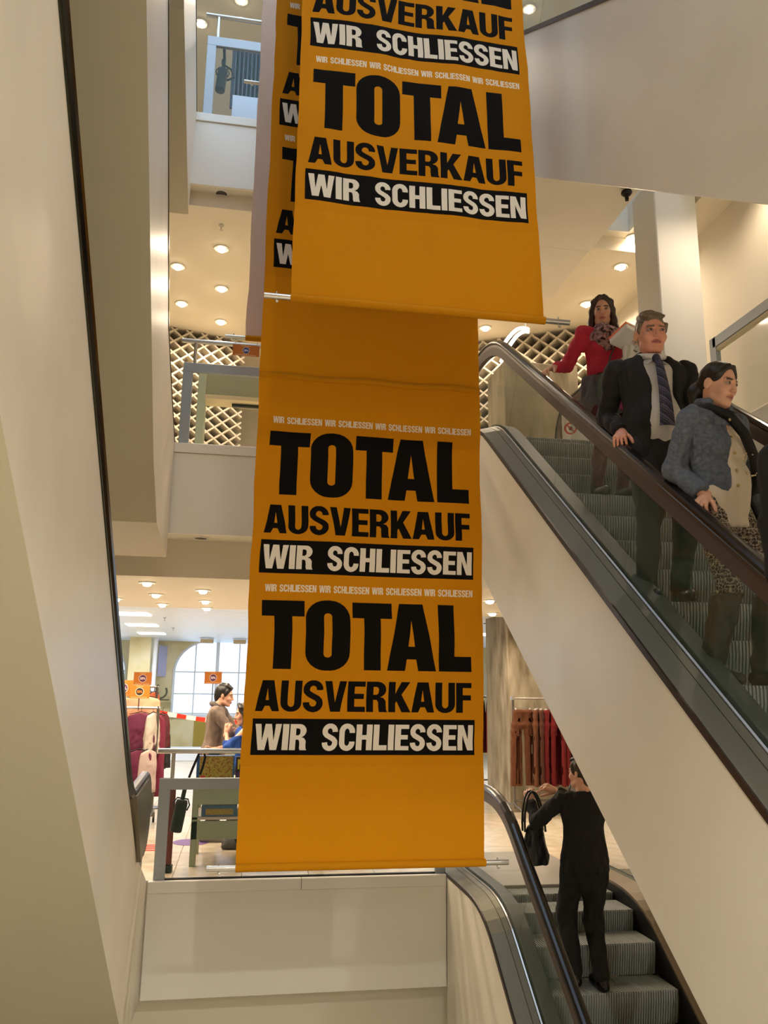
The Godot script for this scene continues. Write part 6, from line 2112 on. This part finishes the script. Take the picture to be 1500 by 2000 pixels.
	for k in 6:
		garment("hanging_dress", ["pale edged red dress left end of the rear rack", "dark navy dress, second on the rear rack", "black dress, third on the rear rack", "navy dress, fourth on the rear rack", "wine red dress, fifth on the rear rack", "red dress at the right end of the rear rack"][k], "dress", Vector3(3.78 + 0.085 * k, 1.58, -13.9), 1.2, 0.4, 0.09, 0.85, col.call([0.5, 0.08, 0.06, 0.08, 0.35, 0.5][k], [0.1, 0.08, 0.06, 0.09, 0.06, 0.07][k], [0.12, 0.14, 0.07, 0.15, 0.1, 0.1][k]), "garments on the rear right rack", 40 + k)
	garment("hanging_dress", "bright yellow garment at the left end of the trouser rack", "dress", Vector3(4.0, 1.55, -12.6), 0.9, 0.28, 0.12, 1.0, col.call(0.85, 0.88, 0.05), "", 60)
	# ---- middle floor: frame built in place of a glass reflection, escalator notice
	t = thing("reflected_frame", "pale green frame standing in for a glass reflection before the lattice wall", "display", Vector3(0.1, 4.04, -9.4))
	var pm := mat(Color(0.72, 0.76, 0.66), 0.5)
	for x in [-0.7, 0.7]: obj("post", one(Vector3(x, 0.64, 0), Vector3(0.09, 1.28, 0.3), 0.005), pm, t)
	obj("header_panel", one(Vector3(0, 1.12, 0), Vector3(1.32, 0.28, 0.28), 0.005), mat(Color(0.62, 0.62, 0.5), 0.6), t)
	obj("cream_band", one(Vector3(0, 0.95, 0.02), Vector3(1.32, 0.05, 0.28), 0.004), mat(Color(0.85, 0.78, 0.62), 0.6), t)
	obj("rail", one(Vector3(0.15, 0.905, 0.02), Vector3(1.0, 0.03, 0.05), 0.004), M.black_metal, t)
	t = thing("escalator_notice", "white escalator safety notice with blue and red pictograms", "sign", Vector3(3.62, 4.62, -8.35), -0.35)
	var img := Image.create(128, 224, false, Image.FORMAT_RGB8)
	img.fill(Color(0.86, 0.85, 0.82))
	var disc := func(cx: float, cy: float, r: float, c: Color) -> void:
		var p := PackedVector2Array()
		for k in 32: p.append(Vector2(cx + cos(TAU * k / 32) * r, cy + sin(TAU * k / 32) * r))
		fill_poly(img, [p], [], c)
	for q in [[34, 40], [94, 40]]: 
		disc.call(q[0], q[1], 26.0, Color(0.12, 0.2, 0.55))
		fill_poly(img, [pv([q[0] - 5, q[1] - 14, q[0] + 5, q[1] - 14, q[0] + 9, q[1] + 4, q[0] + 4, q[1] + 16, q[0] - 4, q[1] + 16, q[0] - 9, q[1] + 4])], [], Color(0.9, 0.9, 0.9))
	for q in [[34, 120], [94, 120]]:
		disc.call(q[0], q[1], 27.0, Color(0.78, 0.16, 0.1)); disc.call(q[0], q[1], 20.0, Color(0.88, 0.86, 0.82))
		fill_poly(img, [pv([q[0] - 8, q[1] - 4, q[0] + 6, q[1] - 10, q[0] + 9, q[1] + 10, q[0] - 6, q[1] + 8])], [], Color(0.15, 0.15, 0.15))
		fill_poly(img, [pv([q[0] - 17, q[1] - 14, q[0] - 13, q[1] - 18, q[0] + 17, q[1] + 14, q[0] + 13, q[1] + 18])], [], Color(0.78, 0.16, 0.1))
	var nm := mat(Color.WHITE, 0.5)
	nm.albedo_texture = tex_of(img)
	obj("board", one(Vector3(0, 0, 0), Vector3(0.34, 0.6, 0.012), 0.003), mat(Color(0.84, 0.83, 0.8), 0.5), t)
	g = G.new()
	g.quad(Vector3(-0.165, -0.295, 0.0065), Vector3(0.165, -0.295, 0.0065), Vector3(0.165, 0.295, 0.0065), Vector3(-0.165, 0.295, 0.0065))
	obj("print", g, nm, t)
	g = G.new()
	g.tube([Vector3(0, -0.58, -0.015), Vector3(0, 0.2, -0.015)], 0.012, 8)
	obj("stand", g, M.steel, t)
	for k in 2:  # added glowing tubes, shaped like bright arcs mirrored in the glass
		t = thing("reflection_arc", ["pair of added glowing tubes imitating a reflected arc above the escalator's top end", "pair of added glowing tubes imitating a reflected arc behind the right balustrade glass"][k], "lamp", [Vector3(2.9, 5.68, -8.8), Vector3(4.92, 4.72, -6.2)][k], 0.0, "")
		for m in 2:
			g = G.new()
			var cp := []
			for j in 15:
				var u := j / 14.0
				if k == 0: cp.append(Vector3(-0.02 + 0.36 * u, 0.3 * sin(u * PI * 0.62) - 0.16 * m * (1.0 - u * 0.85), 0.0))
				else: cp.append(Vector3(-0.3 + 0.75 * u, 0.07 * sin(u * PI * 0.75) - 0.05 * m * (1 - u), 0.0))
			g.tube(cp, 0.022 if k == 0 else 0.011, 8)
			obj("tube", g, M.panel_glow, t)
		g = G.new()
		if k == 0: g.tube([Vector3(0.3, 0.25, -0.02), Vector3(0.3, 1.07, -0.02)], 0.008, 8)
		else: g.tube([Vector3(0.2, 0.03, -0.02), Vector3(0.2, -0.68, -0.02)], 0.008, 8)
		obj("hanger_rod", g, M.steel, t)
		omni(t, Vector3(0.15, 0.05, 0.06), Color(1, 0.98, 0.94), 0.03, 0.05)
	t = thing("letter_sign", "small yellow letter sign by the long banner's right edge behind the escalator glass", "sign", Vector3(2.52, 4.72, -8.6))
	g = G.new()
	for q in [[-0.05, 0.06, 0.05, 0.06], [0.045, 0.05, -0.045, -0.05], [-0.05, -0.06, 0.05, -0.06]]:
		g.bar(Vector3(q[0], q[1], 0), Vector3(q[2], q[3], 0), 0.022, 0.022, 0.003, Vector3(0, 0, 1))
	obj("letter", g, mat(Color(0.85, 0.82, 0.3), 0.5), t)
	g = G.new()
	g.tube([Vector3(0, -0.68, -0.015), Vector3(0, 0.05, -0.015)], 0.006, 8)
	obj("stem", g, M.steel, t)
	# ---- right balustrade of the middle floor
	var b := thing("balustrade", "glass balustrade with a grey frame along the right side of the well", "balustrade", Vector3(4.2, 4.05, -6.5), 0.0, "glass balustrades of the right gallery")
	obj("frame_post", one(Vector3(0, 0.44, 0), Vector3(0.05, 0.87, 0.1), 0.004), M.grey_frame, b)
	obj("top_frame", spanned(Vector3(-0.025, 0.77, 0), Vector3(0.025, 0.87, 5.4), 0.004), M.grey_frame, b)
	obj("glass_pane", spanned(Vector3(-0.005, 0.01, 0.05), Vector3(0.005, 0.77, 5.4)), M.balustrade_glass, b)
	obj("bead", spanned(Vector3(-0.018, 0.73, 0.05), Vector3(0.018, 0.77, 5.4), 0.003), mat(Color(0.8, 0.75, 0.6), 0.5), b)
	# ---- top floor: ribbed solid added in place of a reflection in the balustrade glass
	t = thing("ribbed_reflection", "dark blue ribbed shape standing in for a reflection behind the topmost balustrade", "stand", Vector3(-0.1, 7.77, -9.0))
	for k in 14: obj("rib", one(Vector3(-0.32 + 0.05 * k, 1.35, 0), Vector3(0.03, 0.8, 0.12), 0.006), mat(Color(0.13, 0.17, 0.24), 0.4), t)
	obj("back_panel", one(Vector3(0, 1.35, -0.08), Vector3(0.74, 0.84, 0.03), 0.004), mat(Color(0.2, 0.24, 0.32), 0.5), t)
	obj("plinth", one(Vector3(0.02, 0.48, 0), Vector3(0.7, 0.94, 0.3), 0.006), mat(Color(0.8, 0.84, 0.9), 0.5), t)
